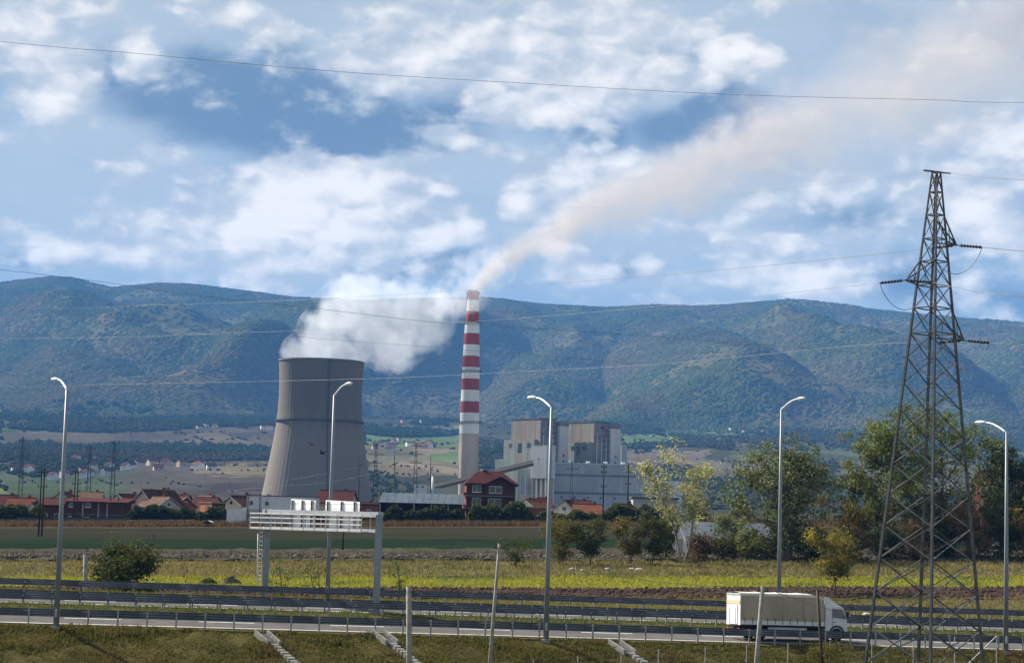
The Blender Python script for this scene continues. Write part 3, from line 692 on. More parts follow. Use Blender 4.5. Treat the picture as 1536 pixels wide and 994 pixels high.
# ---------------------------------------------------------------- street lamps
def lamp(px, n, top_py, dirn, label, foot=True):
    t = rt(px, n); b0 = RP(t, n); root = empty('street_lamp', b0); tag(root, label, 'street lamp', 'tall motorway lamps')
    q = proj(b0.x, b0.y, b0.z + 15)[0]
    ztop = P(float(q), top_py, b0.y).z; hh = ztop - b0.z
    MB().tube([(0, 0, 0), (0, 0, hh * .5), (0, 0, hh)], [.20, .155, .10], 10).build('pole', 'lamp', root, True)
    d = Vector((dirn * -.5, dirn * .866, 0)); pts = []
    for i in range(9):
        f = i / 8.0; pts.append(d * (2.35 * f) + Vector((0, 0, hh - .05 + .85 * math.sin(f * math.pi / 2) * 1.0)))
    arm = MB().tube(pts, [.075] * 5 + [.06] * 4, 8).build('arm', 'lamphead', root, True)
    e = pts[-1]; hd = MB(); sd_ = Vector((d.y, -d.x, 0))
    prof = [(-.15, .08, .07), (.1, .19, .13), (.45, .25, .17), (.8, .22, .14), (1.05, .10, .06)]
    V = []; Fc = []
    for f, w_, h_ in prof:
        c = e + d * f + Vector((0, 0, .04 * f))
        for k in range(8):
            a = 2 * math.pi * k / 8; V.append(c + sd_ * (w_ * math.cos(a)) + Vector((0, 0, h_ * math.sin(a) * (1 if math.sin(a) > 0 else .45))))
    for i in range(4):
        for k in range(8): Fc.append((i * 8 + k, i * 8 + (k + 1) % 8, i * 8 + 8 + (k + 1) % 8, i * 8 + 8 + k))
    Fc += [tuple(range(8)), tuple(range(39, 31, -1))]
    head = hd.add(V, Fc).build('lamp_head', 'lamphead', root, True)
    MB().box(-.22, .22, -.13, .13, -.04, .0).build('lens', 'lens', head).location = e + d * .48 + Vector((0, 0, -.05))
    MB().box(-.32, .32, -.32, .32, -.25, .06).build('base_plate', 'concrete', root)
    MB().box(-.07, .07, -.225, -.15, .7, 1.25).build('service_door', 'galv', root)
lamp(84, -1.15, 584, 1, 'tall grey lamp post standing before the dark round bush')
lamp(819, -1.15, 611, 1, 'tall grey lamp post standing in front of the turbine hall')
lamp(1509, -1.15, 648, 1, 'tall grey lamp post beyond the pylon, before the brown-roofed house')
lamp(491, 28.8, 592, -1, 'tall grey lamp post rising behind the sign gantry, before the cooling tower')
lamp(1168, 28.8, 613, -1, 'tall grey lamp post rising behind the truck, before the broad silvery tree')

# ---------------------------------------------------------------- sign gantry
def gantry():
    tl = rt(397, 28.6); tr = rt(564, 13.4)
    A = RP(tl, 28.6); B = RP(tr, 13.4)
    root = empty('sign_gantry', A); tag(root, 'grey sign gantry with catwalk and two blank white sign backs', 'sign gantry')
    d = Vector((B.x - A.x, B.y - A.y, 0)); L = d.length; d.normalize(); nrm = Vector((d.y, -d.x, 0))      # nrm looks to the camera side
    if nrm.y > 0: nrm = -nrm
    zl = P(397, 778, A.y).z - A.z; zr = P(564, 782, B.y).z - A.z; zb = B.z - A.z
    def q(s_, o, z): return d * s_ + nrm * o + Vector((0, 0, z))
    MB().bar((0, 0, -.2), q(0, 0, zl + .8), .55, .45).build('post', 'lamp', root)
    MB().bar(q(L, 0, zb - .2), q(L, 0, zr + .55), .62, .5).build('post', 'lamp', root)
    def zc(s_): return zl + (zr - zl) * s_ / L
    MB().bar(q(-.5, 0, zc(0) + .62), q(L + .2, 0, zc(L) + .55), .5, .42).build('beam', 'galv', root)
    MB().bar(q(-.5, 0, zc(0) - .75), q(L + .1, 0, zc(L) - .72), .30, .26).build('beam', 'galv', root)
    for s_ in np.linspace(1.2, L - 1.2, 7):
        MB().bar(q(s_, 0, zc(s_) - .66), q(s_, 0, zc(s_) + .45), .12).build('strut', 'galv', root)
    # catwalk with railing on the camera side
    o0 = .95; s0, s1 = -1.3, L - 1.0
    wk = MB().bar(q(s0, .62, zc(s0) - .82), q(s1, .62, zc(s1) - .82), .75, .06).build('catwalk', 'galv', root)
    for hz in (-.72, -.28, .12, .48):
        MB().bar(q(s0, o0, zc(s0) + hz), q(s1, o0, zc(s1) + hz), .07 if hz < .4 else .09, .10).build('rail', 'white', wk)
    for s_ in np.linspace(s0 + .04, s1 - .04, 11):
        MB().bar(q(s_, o0, zc(s_) - .85), q(s_, o0, zc(s_) + .48), .09).build('upright', 'white', wk)
    for hz in (-.72, -.1, .48): MB().bar(q(s0, .25, zc(s0) + hz), q(s0, o0, zc(s0) + hz), .07).build('end_rail', 'white', wk)
    # blank sign backs
    for (xa, xb, yt, ns) in ((437, 474, 749, 3), (489, 540, 751, 3)):
        def solve(px):
            s_ = L / 2
            for _ in range(14):
                w_ = A + q(s_, -.4, zc(s_) + 1.2); s_ += (px - float(proj(w_.x, w_.y, w_.z)[0])) * w_.y / FPX / max(d.x, .2)
            return s_
        a, c = solve(xa), solve(xb); w_ = A + q((a + c) / 2, -.4, 0)
        zt = P((xa + xb) / 2, yt, w_.y).z - A.z
        pn = MB().hexa([q(a, -.38, zc(a) - .60), q(c, -.38, zc(c) - .60), q(c, -.36, zc(c) - .60), q(a, -.36, zc(a) - .60)], [q(a, -.38, zt + .05), q(c, -.38, zt - .05), q(c, -.36, zt - .05), q(a, -.36, zt + .05)]).build('sign_panel', 'panelw', root)
        for f in (.09, .5, .88):
            s_ = a + (c - a) * f
            for e in (-.12, .12): MB().bar(q(s_ + e, -.32, zc(s_) - .62), q(s_ + e, -.32, zt - .06), .055, .10).build('stiffener', 'darksteel' if e < 0 else 'galv', pn)
        for hz in (.95, 1.35): MB().bar(q(a, -.365, zc(a) + hz), q(c, -.365, zc(c) + hz), .03, .02).build('seam', 'galv', pn)
    # caged ladder by the far post
    lo, hi = 1.4, zl - .7
    ld = empty('ladder', (0, 0, 0)); ld.parent = root
    for e in (-.55, -1.0): MB().bar(q(e, .1, lo), q(e, .1, hi), .05).build('side_rail', 'white', ld)
    for z in np.arange(lo + .2, hi, .36): MB().bar(q(-.55, .1, z), q(-1.0, .1, z), .04).build('rung', 'white', ld)
gantry()
# ---------------------------------------------------------------- truck
def truck():
    n = 3.3; t = rt(1178, n, 1.0); b0 = RP(t, n, .026); root = empty('truck', b0); root.rotation_euler = (R(-2.0), -RSL, RA + R(5))
    tag(root, 'white cab box truck with grey tarpaulin sides driving on the motorway', 'truck')
    W = 1.25; x0, x1 = -4.3, 2.65; zf, zt = 1.12, 3.42
    # cargo body: tarpaulin with slightly bulging sides
    V = []; ny, nz = 15, 9
    for s_ in (-1, 1):
        for i in range(ny):
            for j in range(nz):
                fx = i / (ny - 1); fz = j / (nz - 1)
                bul = .035 * math.sin(fx * math.pi * 5) * math.sin(fz * math.pi) + .03 * math.sin(fz * math.pi)
                V.append((x0 + .1 + (x1 - x0 - .1) * fx, s_ * (W + bul), zf + .3 + (zt - zf - .3) * fz))
    Fa = [tuple(q) for q in grid_faces(ny, nz)]; o = ny * nz
    F2 = [tuple(i + o for i in f) for f in Fa]
    link('tarpaulin', np_mesh('tarpaulin', V, Fa + F2, M['tarp'], True), root)
    # roof sheet, hooped
    V = []; k = 17
    for i in range(k):
        fx = i / (k - 1); hoop = .05 * abs(math.sin(fx * math.pi * 4))
        drop = .42 * max(0, (fx - .88) / .12) ** 1.4
        for y, z in ((-W - .03, zt - .18), (-W - .02, zt), (-W * .6, zt + .10 - hoop), (0, zt + .16 - hoop), (W * .6, zt + .10 - hoop), (W + .02, zt), (W + .03, zt - .18)):
            V.append((x0 + (x1 - x0) * fx, y, z - (drop if abs(y) < W else drop * .5)))
    link('roof_cover', np_mesh('roof_cover', V, grid_faces(k, 7), M['tarproof'], True), root)
    for s_ in (-1, 1):
        for k in range(11): MB().box(x0 + .35 + k * .62, x0 + .39 + k * .62, s_ * (W + .04) - .012, s_ * (W + .04) + .012, zf + .06, zf + .52).build('strap', 'black', root)
        for k in range(3): MB().box(x0 + 1.7 + k * 1.75, x0 + 1.73 + k * 1.75, s_ * (W + .055) - .02, s_ * (W + .055) + .02, zf + .3, zt - .1).build('tarpaulin_seam', 'tarp', root)
        MB().box(-3.35, -3.31, s_ * 1.05 - .2, s_ * 1.05 + .2, .22, .75).build('mudflap', 'rubber', root)
    MB().box(x0 + .05, x1, -W - .035, -W + .03, zf, zf + .30).build('side_board', 'cab', root)
    MB().box(x0 + .05, x1, W - .03, W + .035, zf, zf + .30).build('side_board', 'cab', root)
    MB().box(x1 - .06, x1, -W, W, zf, zt - .35).build('front_wall', 'tarproof', root)
    MB().box(x0 + .1, x1, -W, W, zf - .12, zf).build('load_floor', 'black', root)
    rear = MB().box(x0 - .02, x0 + .06, -W - .02, W + .02, zf - .05, zt + .02).build('rear_wall', 'cab', root)
    MB().box(x0 - .07, x0 - .022, -W * .62, W * .55, zf + .02, zf + 1.45).build('tail_lift', 'panelw', rear)
    for y in (-.55, .55): MB().box(x0 - .10, x0 - .072, y - .05, y + .05, zf + .05, zf + 1.3).build('lift_bar', 'galv', rear)
    MB().box(x0 - .045, x0 - .022, -W, W, zf + 1.52, zf + 1.78).build('rear_stripe', 'belt', rear)
    MB().box(x0 - .05, x0 - .022, -W, W, zt - .12, zt).build('header_bar', 'galv', rear)
    # chassis
    MB().box(x0 + .2, 4.3, -.45, .45, .62, .98).build('chassis', 'black', root)
    MB().box(x0 - .02, x0 + .1, -1.15, 1.15, .42, .58).build('rear_bumper', 'galv', root)
    for s_ in (-1, 1):
        l = MB().box(x0 - .04, x0 + .02, s_ * 1.0 - .16, s_ * 1.0 + .16, .70, .86).build('tail_light', 'redlamp', root)
        MB().box(-2.0, 1.2, s_ * 1.18 - .03, s_ * 1.18 + .03, .55, .95).build('side_guard', 'galv', root)
    # wheels
    def wheel(x, y):
        w = MB(); prof = [(.20, -.14), (.46, -.15), (.50, -.11), (.50, .11), (.46, .15), (.20, .14)]
        V = []; Fc = []; N = 20
        for r, o_ in prof:
            for j in range(N):
                a = 2 * math.pi * j / N; V.append((r * math.cos(a), o_, r * math.sin(a)))
        for i in range(len(prof) - 1):
            for j in range(N): Fc.append((i * N + j, i * N + (j + 1) % N, (i + 1) * N + (j + 1) % N, (i + 1) * N + j))
        e = empty('wheel', (x, y, .5)); e.parent = root
        w.add(V, Fc).build('tyre', 'rubber', e, True)
        m = MB()
        V = []; Fc = []
        for r, o_ in ((.02, -.10), (.12, -.13), (.22, -.06), (.28, -.12), (.28, .12), (.22, .06), (.12, .13), (.02, .10)):
            for j in range(N):
                a = 2 * math.pi * j / N; V.append((r * math.cos(a), o_, r * math.sin(a)))
        for i in range(7):
            for j in range(N): Fc.append((i * N + j, i * N + (j + 1) % N, (i + 1) * N + (j + 1) % N, (i + 1) * N + j))
        m.add(V, Fc + [tuple(range(N)), tuple(range(8 * N - 1, 7 * N - 1, -1))]).build('rim', 'galv', e, True)
    for x in (-2.6, 3.75):
        for y in (-1.05, 1.05): wheel(x, y)
    # cab: profile pushed across, bevelled
    prof = [(2.78, .72), (4.62, .66), (4.66, 1.25), (4.60, 1.72), (4.30, 2.55), (4.05, 2.68), (2.78, 2.68)]
    me = MB().prism(prof, -1.15, 1.15).mesh('cab', 'cab')
    bm = bmesh.new(); bm.from_mesh(me); bmesh.ops.bevel(bm, geom=list(bm.edges), offset=.07, segments=2, affect='EDGES', profile=.6); bm.to_mesh(me); bm.free()
    cabo = link('cab', me, root)
    # wind deflector rising to the box top
    MB().add([(2.85, -.95, 2.66), (4.1, -.95, 2.64), (2.85, .95, 2.66), (4.1, .95, 2.64), (2.85, -.85, 3.35), (2.85, .85, 3.35), (3.2, -.85, 3.28), (3.2, .85, 3.28)],
             [(0, 1, 6, 4), (2, 5, 7, 3), (1, 3, 7, 6), (4, 6, 7, 5), (0, 4, 5, 2), (0, 2, 3, 1)]).build('wind_deflector', 'cab', root)
    for s_ in (-1, 1):
        y = s_ * 1.155
        wdw = MB().add([(3.42, y, 1.78), (4.46, y, 1.70), (4.22, y, 2.42), (3.42, y, 2.46), (3.42, y + s_ * .012, 1.78), (4.46, y + s_ * .012, 1.70), (4.22, y + s_ * .012, 2.42), (3.42, y + s_ * .012, 2.46)],
                       [(0, 1, 2, 3), (7, 6, 5, 4), (0, 4, 5, 1), (1, 5, 6, 2), (2, 6, 7, 3), (3, 7, 4, 0)]).build('side_window', 'glass', cabo)
        MB().box(3.36, 3.39, y - .01, y + s_ * .01 + .01, .9, 2.5).build('door_seam', 'black', cabo)
        MB().box(3.45, 3.65, y - .02, y + s_ * .03 + .02, 1.42, 1.48).build('door_handle', 'black', cabo)
        mr = MB().box(4.45, 4.62, s_ * 1.38 - .10, s_ * 1.38 + .10, 1.75, 2.25).build('mirror', 'black', cabo)
        MB().bar((4.4, s_ * 1.12, 2.3), (4.52, s_ * 1.36, 2.2), .04).build('mirror_arm', 'black', cabo)
        MB().box(4.60, 4.70, s_ * .85 - .2, s_ * .85 + .2, .78, .98).build('headlight', 'lens', cabo)
        # wheel arch
        V = []; Fc = []
        for i in range(11):
            a = math.pi * i / 10
            for r in (.52, .66): V.append((3.75 + r * math.cos(a), s_ * 1.18, .55 + r * math.sin(a) * 1.0))
        Fc = [(2 * i, 2 * i + 1, 2 * i + 3, 2 * i + 2) for i in range(10)]
        link('wheel_arch', np_mesh('wheel_arch', V, Fc, M['black']), cabo)
    MB().add([(4.645, -1.0, 1.75), (4.645, 1.0, 1.75), (4.36, .95, 2.5), (4.36, -.95, 2.5), (4.66, -1.0, 1.76), (4.66, 1.0, 1.76), (4.375, .95, 2.51), (4.375, -.95, 2.51)],
             [(0, 3, 2, 1), (4, 5, 6, 7), (0, 1, 5, 4), (1, 2, 6, 5), (2, 3, 7, 6), (3, 0, 4, 7)]).build('windscreen', 'glass', cabo)
    MB().box(4.55, 4.72, -1.15, 1.15, .38, .70).build('front_bumper', 'cab', root)
truck()

# ---------------------------------------------------------------- pylon
PY = 130.0; PX0 = 1384.5
def pylon():
    s_ = PY / FPX
    g = ong(PX0, PY); root = empty('transmission_pylon', g); root.rotation_euler = (0, .018, 0)
    tag(root, 'tall grey lattice transmission pylon with three arms beside the motorway', 'pylon')
    def zy(y): return P(1390, y, PY).z - g.z
    zt = zy(258)
    def hd(z): return .27 + (zt - z) * .108
    TH = [R(185.7 - 11.6), R(-84.3 - 11.6), R(5.7 - 11.6), R(95.7 - 11.6)]
    def node(k, z):
        r = hd(z); return Vector((r * math.cos(TH[k % 4]), r * math.sin(TH[k % 4]), z))
    for k in range(4): MB().tube([node(k, -.3), node(k, zy(700)), node(k, zy(420)), node(k, zt)], [.12, .11, .09, .06], 4).build('leg', 'pylon', root)
    up = [258, 288, 322, 358, 392, 428, 462, 500]
    lo = [500, 537, 575, 614, 655, 698, 743, 790, 839, 890, 943, 998, 1058]
    for a, c in list(zip(up[:-1], up[1:])) + list(zip(lo[:-1], lo[1:])):
        za, zc = zy(a), max(zy(c), 0)
        for k in range(4):
            w = .045 + .0011 * hd(za) * 10
            MB().bar(node(k, za), node(k + 1, zc), w, w * .7).build('brace', 'pylon', root)
            MB().bar(node(k + 1, za), node(k, zc), w, w * .7).build('brace', 'pylon', root)
    for y in up:
        for k in range(4): MB().bar(node(k, zy(y)), node(k + 1, zy(y)), .075).build('strut', 'pylon', root)
    for k in range(4): MB().box(-.35, .35, -.35, .35, -.4, .25).build('footing', 'concrete', root).location = node(k, 0)
    # cross-arms: tip pixel, level of the upper chord, side
    line = Vector((-.90, .43, 0)).normalized()          # the way the conductors run
    arms = [((1443, 361), 324, 1), ((1350, 427), 391, -1), ((1457, 503), 464, 1)]
    ends = []
    for (tx, ty), yu, sg in arms:
        cx = PX0 + (994 - ty) * .028
        zt_ = zy(ty); tip = Vector(((tx - cx) * s_ / .72 * .72, sg * abs(tx - cx) * s_ * .85, zt_))
        arm = MB().bar(node(1 if sg < 0 else 2, zt_), tip, .085).build('cross_arm', 'pylon', root)
        near = (2, 3) if sg > 0 else (0, 1)
        MB().bar(node(near[1] if sg > 0 else near[0], zt_), tip, .085).build('chord', 'pylon', arm)
        for k in near: MB().bar(node(k, zy(yu)), tip, .075).build('chord', 'pylon', arm)
        for f in (.35, .68):
            for k in near:
                a_ = node(k, zt_).lerp(tip, f); c_ = node(k, zy(yu)).lerp(tip, f); MB().bar(a_, c_, .045).build('lacing', 'pylon', arm)
            c2 = node(near[0], zt_).lerp(tip, f); c3 = node(near[1], zy(yu)).lerp(tip, min(f + .3, 1)); MB().bar(c2, c3, .04).build('lacing', 'pylon', arm)
        st = []
        for d in (1, -1):
            dv = line * d + Vector((0, 0, -.10)); dv.normalize()
            a_ = tip + dv * .22; e_ = a_ + dv * 1.5
            pts, rad = [tip, a_], [.035, .035]
            for i in range(13):
                pts.append(a_ + dv * (.12 + i * .1)); rad.append(.115 if i % 2 == 0 else .05)
            pts.append(e_); rad.append(.03)
            MB().tube(pts, rad, 8).build('insulator', 'insul', arm)
            st.append(e_)
        # jumper loop
        pts = []
        for i in range(17):
            f = i / 16.0; q = st[0].lerp(st[1], f); q.z -= 1.75 * (1 - (2 * f - 1) ** 2) ** .8; pts.append(q)
        MB().tube(pts, .022, 6).build('jumper', 'wire', arm)
        ends.append([root.matrix_basis @ q for q in st])
    top = MB().bar((-.9, -.3, zt + .03), (1.0, .3, zt + .03), .10).build('earth_wire_bracket', 'pylon', root)
    return ends, root.matrix_basis @ Vector((0, 0, zt + .1))
bpy.context.view_layer.update()
PYL_ENDS, PYL_TOP = pylon()

# ---------------------------------------------------------------- overhead wires
def spline(pts, k=14):
    out = []; n = len(pts)
    for i in range(n - 1):
        p0 = pts[max(i - 1, 0)]; p1 = pts[i]; p2 = pts[i + 1]; p3 = pts[min(i + 2, n - 1)]
        for j in range(k):
            t = j / k; out.append(.5 * ((2 * p1) + (p2 - p0) * t + (2 * p0 - 5 * p1 + 4 * p2 - p3) * t * t + (3 * p1 - p0 - 3 * p2 + p3) * t ** 3))
    out.append(pts[-1]); return out
def wire(pts, rad, label, m='wire', start=None, k=14, thick=None):
    q = [P(*p) for p in pts]
    if start is not None: q = [Vector(start)] + q
    o = MB().tube(spline(q, k), rad, 5).build('overhead_wire', m, None, True); tag(o, label, 'wire', 'overhead power lines'); return o
wire([(-900, -40, 72), (-40, 58, 74), (200, 80, 74), (500, 107, 75), (768, 124, 76), (1100, 142, 78), (1400, 150, 80), (1600, 154, 82), (2500, 150, 96)], .0075, 'dark power wire crossing high over the clouds')
e1, e2, e3 = PYL_ENDS
wire([(1100, 403, 170), (780, 429, 215), (486, 448, 255), (240, 457, 285), (-60, 461, 315), (-900, 440, 420)], .016, 'power wire leaving the topmost arm of the pylon, passing above the chimney', start=e1[0])
wire([(1000, 458, 180), (780, 477, 215), (632, 487, 240), (380, 498, 275), (-60, 507, 320), (-900, 490, 420)], .014, 'pale power wire leaving the middle arm of the pylon, crossing the steam', 'wirel', start=e2[0])
wire([(1359, 514, 134), (1250, 521, 150), (1000, 545, 185), (780, 557, 215), (545, 568, 250), (170, 576, 300), (-60, 578, 320), (-900, 560, 420)], .014, 'pale power wire leaving the lowest arm of the pylon, passing before the cooling tower', 'wirel', start=e3[0])
wire([(1560, 379, 118), (1680, 390, 110), (2600, 470, 66)], .022, 'short power wire running on from the topmost pylon arm, away from the plant', start=e1[1])
wire([(1480, 440, 121), (1560, 446, 117), (1680, 458, 110), (2600, 540, 66)], .020, 'short power wire running on from the middle pylon arm, away from the plant', start=e2[1])
wire([(1560, 519, 121), (1680, 531, 110), (2600, 620, 66)], .022, 'short power wire running on from the lowest pylon arm, away from the plant', start=e3[1])
wire([(1348, 263, 136), (1200, 280, 160), (900, 310, 200), (400, 318, 260), (-60, 300, 320), (-900, 240, 420)], .009, 'thin earth wire from the pylon top across the clouds', 'wirel', start=PYL_TOP)
wire([(1465, 265, 124), (1560, 271, 119), (1680, 280, 112), (2600, 340, 66)], .016, 'thin earth wire from the pylon top, away from the plant', start=PYL_TOP)
wire([(-900, 250, 230), (-60, 394, 300), (42, 409, 310), (163, 424, 320), (286, 442, 330), (486, 464, 345), (639, 482, 355), (780, 491, 365), (1000, 506, 380), (1300, 530, 400), (1600, 560, 420), (2400, 650, 480)], .032, 'brown cable pair sloping down across the mountain and the steam', 'wireb')
wire([(-300, 430, 310), (200, 480, 335), (461, 506, 345), (639, 520, 355), (1000, 548, 380), (1300, 572, 400), (2000, 640, 450)], .022, 'brown cable lower on the mountain, crossing the steam', 'wireb')
wire([(300, 748, 600), (397, 726, 560), (460, 715, 540), (538, 700, 530)], .022, 'sagging cable in front of the cooling tower, upper of two', 'wire')
wire([(340, 736, 600), (430, 728, 580), (500, 722, 560), (590, 702, 540)], .02, 'sagging cable in front of the cooling tower, lower of two', 'wire')
wire([(752, 818, 118), (854, 846, 117), (934, 865, 116), (1042, 877, 115), (1142, 880, 114)], .014, 'dark cable sagging between the two slanting concrete poles')
wire([(1145, 881, 114), (1200, 900, 117), (1262, 921, 122), (1330, 958, 126), (1420, 1010, 128)], .016, 'dark cable dropping in front of the truck')
wire([(-40, 870, 150), (40, 852, 160), (117, 836, 172)], .02, 'dark cable rising to the short concrete post by the round bush')
# ---------------------------------------------------------------- power plant
TY = 1670.0; TS = TY / FPX
def blk(name, m, parent, x0, x1, y0, y1, z0, z1): return MB().box(x0, x1, y0, y1, z0, z1).build(name, m, parent)
def cooling_tower():
    g = ong(475, TY); root = empty('cooling_tower', g); tag(root, 'huge grey concrete cooling tower with steam rising from its rim', 'cooling tower')
    def zz(y): return P(478, y, TY).z - g.z
    pr = [(758, 85), (745, 82.3), (720, 77.8), (690, 72.6), (660, 67.6), (640, 64.8), (620, 63.0), (600, 62.1), (580, 62.0), (560, 62.6), (541, 63.6)]
    ys = np.array([a for a, _ in pr]); rs = np.array([b_ for _, b_ in pr]) * TS
    yy = np.linspace(750, 541, 46); rr = np.interp(-yy, -ys, rs); n = 256
    m = bpy.data.materials.new('tower_concrete'); m.use_nodes = True; nt = m.node_tree; b = NB(nt); p_ = nt.nodes['Principled BSDF']; p_.inputs['Roughness'].default_value = .95; p_.inputs['Specular IOR Level'].default_value = .1
    tc = nt.nodes.new('ShaderNodeTexCoord'); co = tc.outputs['Object']; x, y, z = b.sep(co)
    ang = b.m('ARCTAN2', y, x)
    big = b.noise(b.v('MULTIPLY', co, (1, 1, .35)), .035, 5, .6); streak = b.noise(b.xyz(b.m('MULTIPLY', ang, 22.0), b.m('MULTIPLY', z, .035), 0.0), 1.0, 4, .65)
    lift = b.noise(b.xyz(0.0, 0.0, b.m('MULTIPLY', z, .30)), 1.0, 3, .6)
    soot = b.m('MULTIPLY', b.step(b.m('ADD', z, b.m('MULTIPLY', b.m('SUBTRACT', b.noise(b.xyz(b.m('MULTIPLY', ang, 6.0), b.m('MULTIPLY', z, .02), 0), 1.0, 4), .5), 46.0)), 46.0, 82.0), .55)
    c = b.mix(big, (.155, .130, .104), (.21, .176, .142))
    c = b.mix(b.m('MULTIPLY', b.step(streak, .35, .72), .45), c, (.15, .135, .125))
    c = b.mix(b.m('MULTIPLY', b.step(lift, .42, .58), .42), c, (.165, .150, .135))
    c = b.mix(soot, c, (.100, .090, .085))
    nt.links.new(c, p_.inputs['Base Color'])
    V = []; th = np.arange(n) * 2 * np.pi / n; rib = np.where(np.arange(n) % 4 < 2, .06, -.06)
    for k, (y_, r) in enumerate(zip(yy, rr)):
        for j in range(n): V.append(((r + rib[j]) * math.cos(th[j]), (r + rib[j]) * math.sin(th[j]), zz(y_)))
    for y_, r in ((541, rr[-1] - 1.2), (575, rr[-8] - 1.2), (640, np.interp(-640., -ys, rs) - 1.2)):
        for j in range(n): V.append((r * math.cos(th[j]), r * math.sin(th[j]), zz(y_)))
    F = []
    for i in range(len(yy) + 2):
        for j in range(n): F.append((i * n + j, i * n + (j + 1) % n, (i + 1) * n + (j + 1) % n, (i + 1) * n + j))
    link('shell', np_mesh('shell', V, F, m, False), root)
    def ring(name, y_, w, h, mt):
        r = np.interp(-y_, -ys, rs); z0 = zz(y_); a = MB()
        a.lathe([(r + .02, z0), (r + w, z0), (r + w, z0 + h), (r + .02, z0 + h)], 120, False); return a.build(name, mt, root)
    wk = ring('walkway', 632.5, 1.5, .7, 'darksteel'); ring('rim', 543.0, .7, .9, 'concrete')
    r = np.interp(-632., -ys, rs) + 1.4
    a = MB().lathe([(r, zz(632) + 1.5), (r + .12, zz(632) + 1.5), (r + .12, zz(632) + 1.7), (r, zz(632) + 1.7)], 100, False).build('handrail', 'darksteel', wk)
    # ladder up the shell
    a0 = R(-74); L = MB()
    pts = [((np.interp(-y_, -ys, rs) + .5) * math.cos(a0), (np.interp(-y_, -ys, rs) + .5) * math.sin(a0), zz(y_)) for y_ in np.linspace(745, 543, 26)]
    for p, q in zip(pts[:-1], pts[1:]): L.bar(p, q, 1.1, .6)
    L.build('ladder', 'darksteel', root)
    # raking columns of the base
    r0, r1 = 86.5 * TS, np.interp(-750., -ys, rs); z1 = zz(750)
    for k in range(40):
        a, c_ = 2 * math.pi * k / 40, 2 * math.pi * (k + (.5 if k % 2 else -.5)) / 40
        MB().bar((r0 * math.cos(a), r0 * math.sin(a), -1), (r1 * math.cos(c_), r1 * math.sin(c_), z1 + .4), .9).build('column', 'concrete', root)
    return g, rr[-1], zz(541)
CT_G, CT_R, CT_H = cooling_tower()

CHY = 1640.0
def chimney():
    s_ = CHY / FPX; g = ong(700.5, CHY); root = empty('chimney', g); tag(root, 'tall red and white banded smokestack beside the cooling tower', 'chimney')
    def zz(y): return P(704, y, CHY).z - g.z
    def rad(y): return np.interp(y, [435, 470, 551, 650, 720, 775], [8.6, 10.2, 13.1, 14.6, 15.6, 16.4]) * s_
    bands = [(775, 650, 'chc'), (650, 619, 'chw'), (619, 602, 'chr'), (602, 585, 'chw'), (585, 568, 'chr'), (568, 551, 'chw'), (551, 534, 'chr'), (534, 517, 'chw'), (517, 500, 'chr'), (500, 483.5, 'chw'), (483.5, 467, 'chr'), (467, 450, 'chw'), (450, 436, 'chr')]
    for a, c, m in bands:
        nm = 'shaft' if m == 'chc' else 'band'
        MB().lathe([(rad(y), zz(y)) for y in np.linspace(a, c, 5)], 40, False).build(nm, m, root, True)
    MB().lathe([(rad(436), zz(436)), (rad(436) * .8, zz(436)), (rad(450) * .8, zz(450))], 40, False).build('flue', 'dconc', root, True)
    for y in (634, 557, 484, 440):
        r = rad(y); z = zz(y)
        pf = MB().lathe([(r, z), (r + 1.3, z), (r + 1.3, z + .35), (r, z + .35)], 40, False).build('platform', 'darksteel', root)
        MB().lathe([(r + 1.2, z + 1.2), (r + 1.32, z + 1.2), (r + 1.32, z + 1.4), (r + 1.2, z + 1.4)], 40, False).build('handrail', 'darksteel', pf)
        for k in range(16):
            a = 2 * math.pi * k / 16; MB().box(-.07, .07, -.07, .07, 0, 1.3).build('stanchion', 'darksteel', pf).location = ((r + 1.25) * math.cos(a), (r + 1.25) * math.sin(a), z + .3)
    a0 = R(200); MB().bar((rad(760) * 1.02 * math.cos(a0), rad(760) * 1.02 * math.sin(a0), zz(760)), (rad(440) * 1.05 * math.cos(a0), rad(440) * 1.05 * math.sin(a0), zz(440)), .7).build('ladder', 'darksteel', root)
    return g + Vector((0, 0, zz(436)))
CH_TOP = chimney()

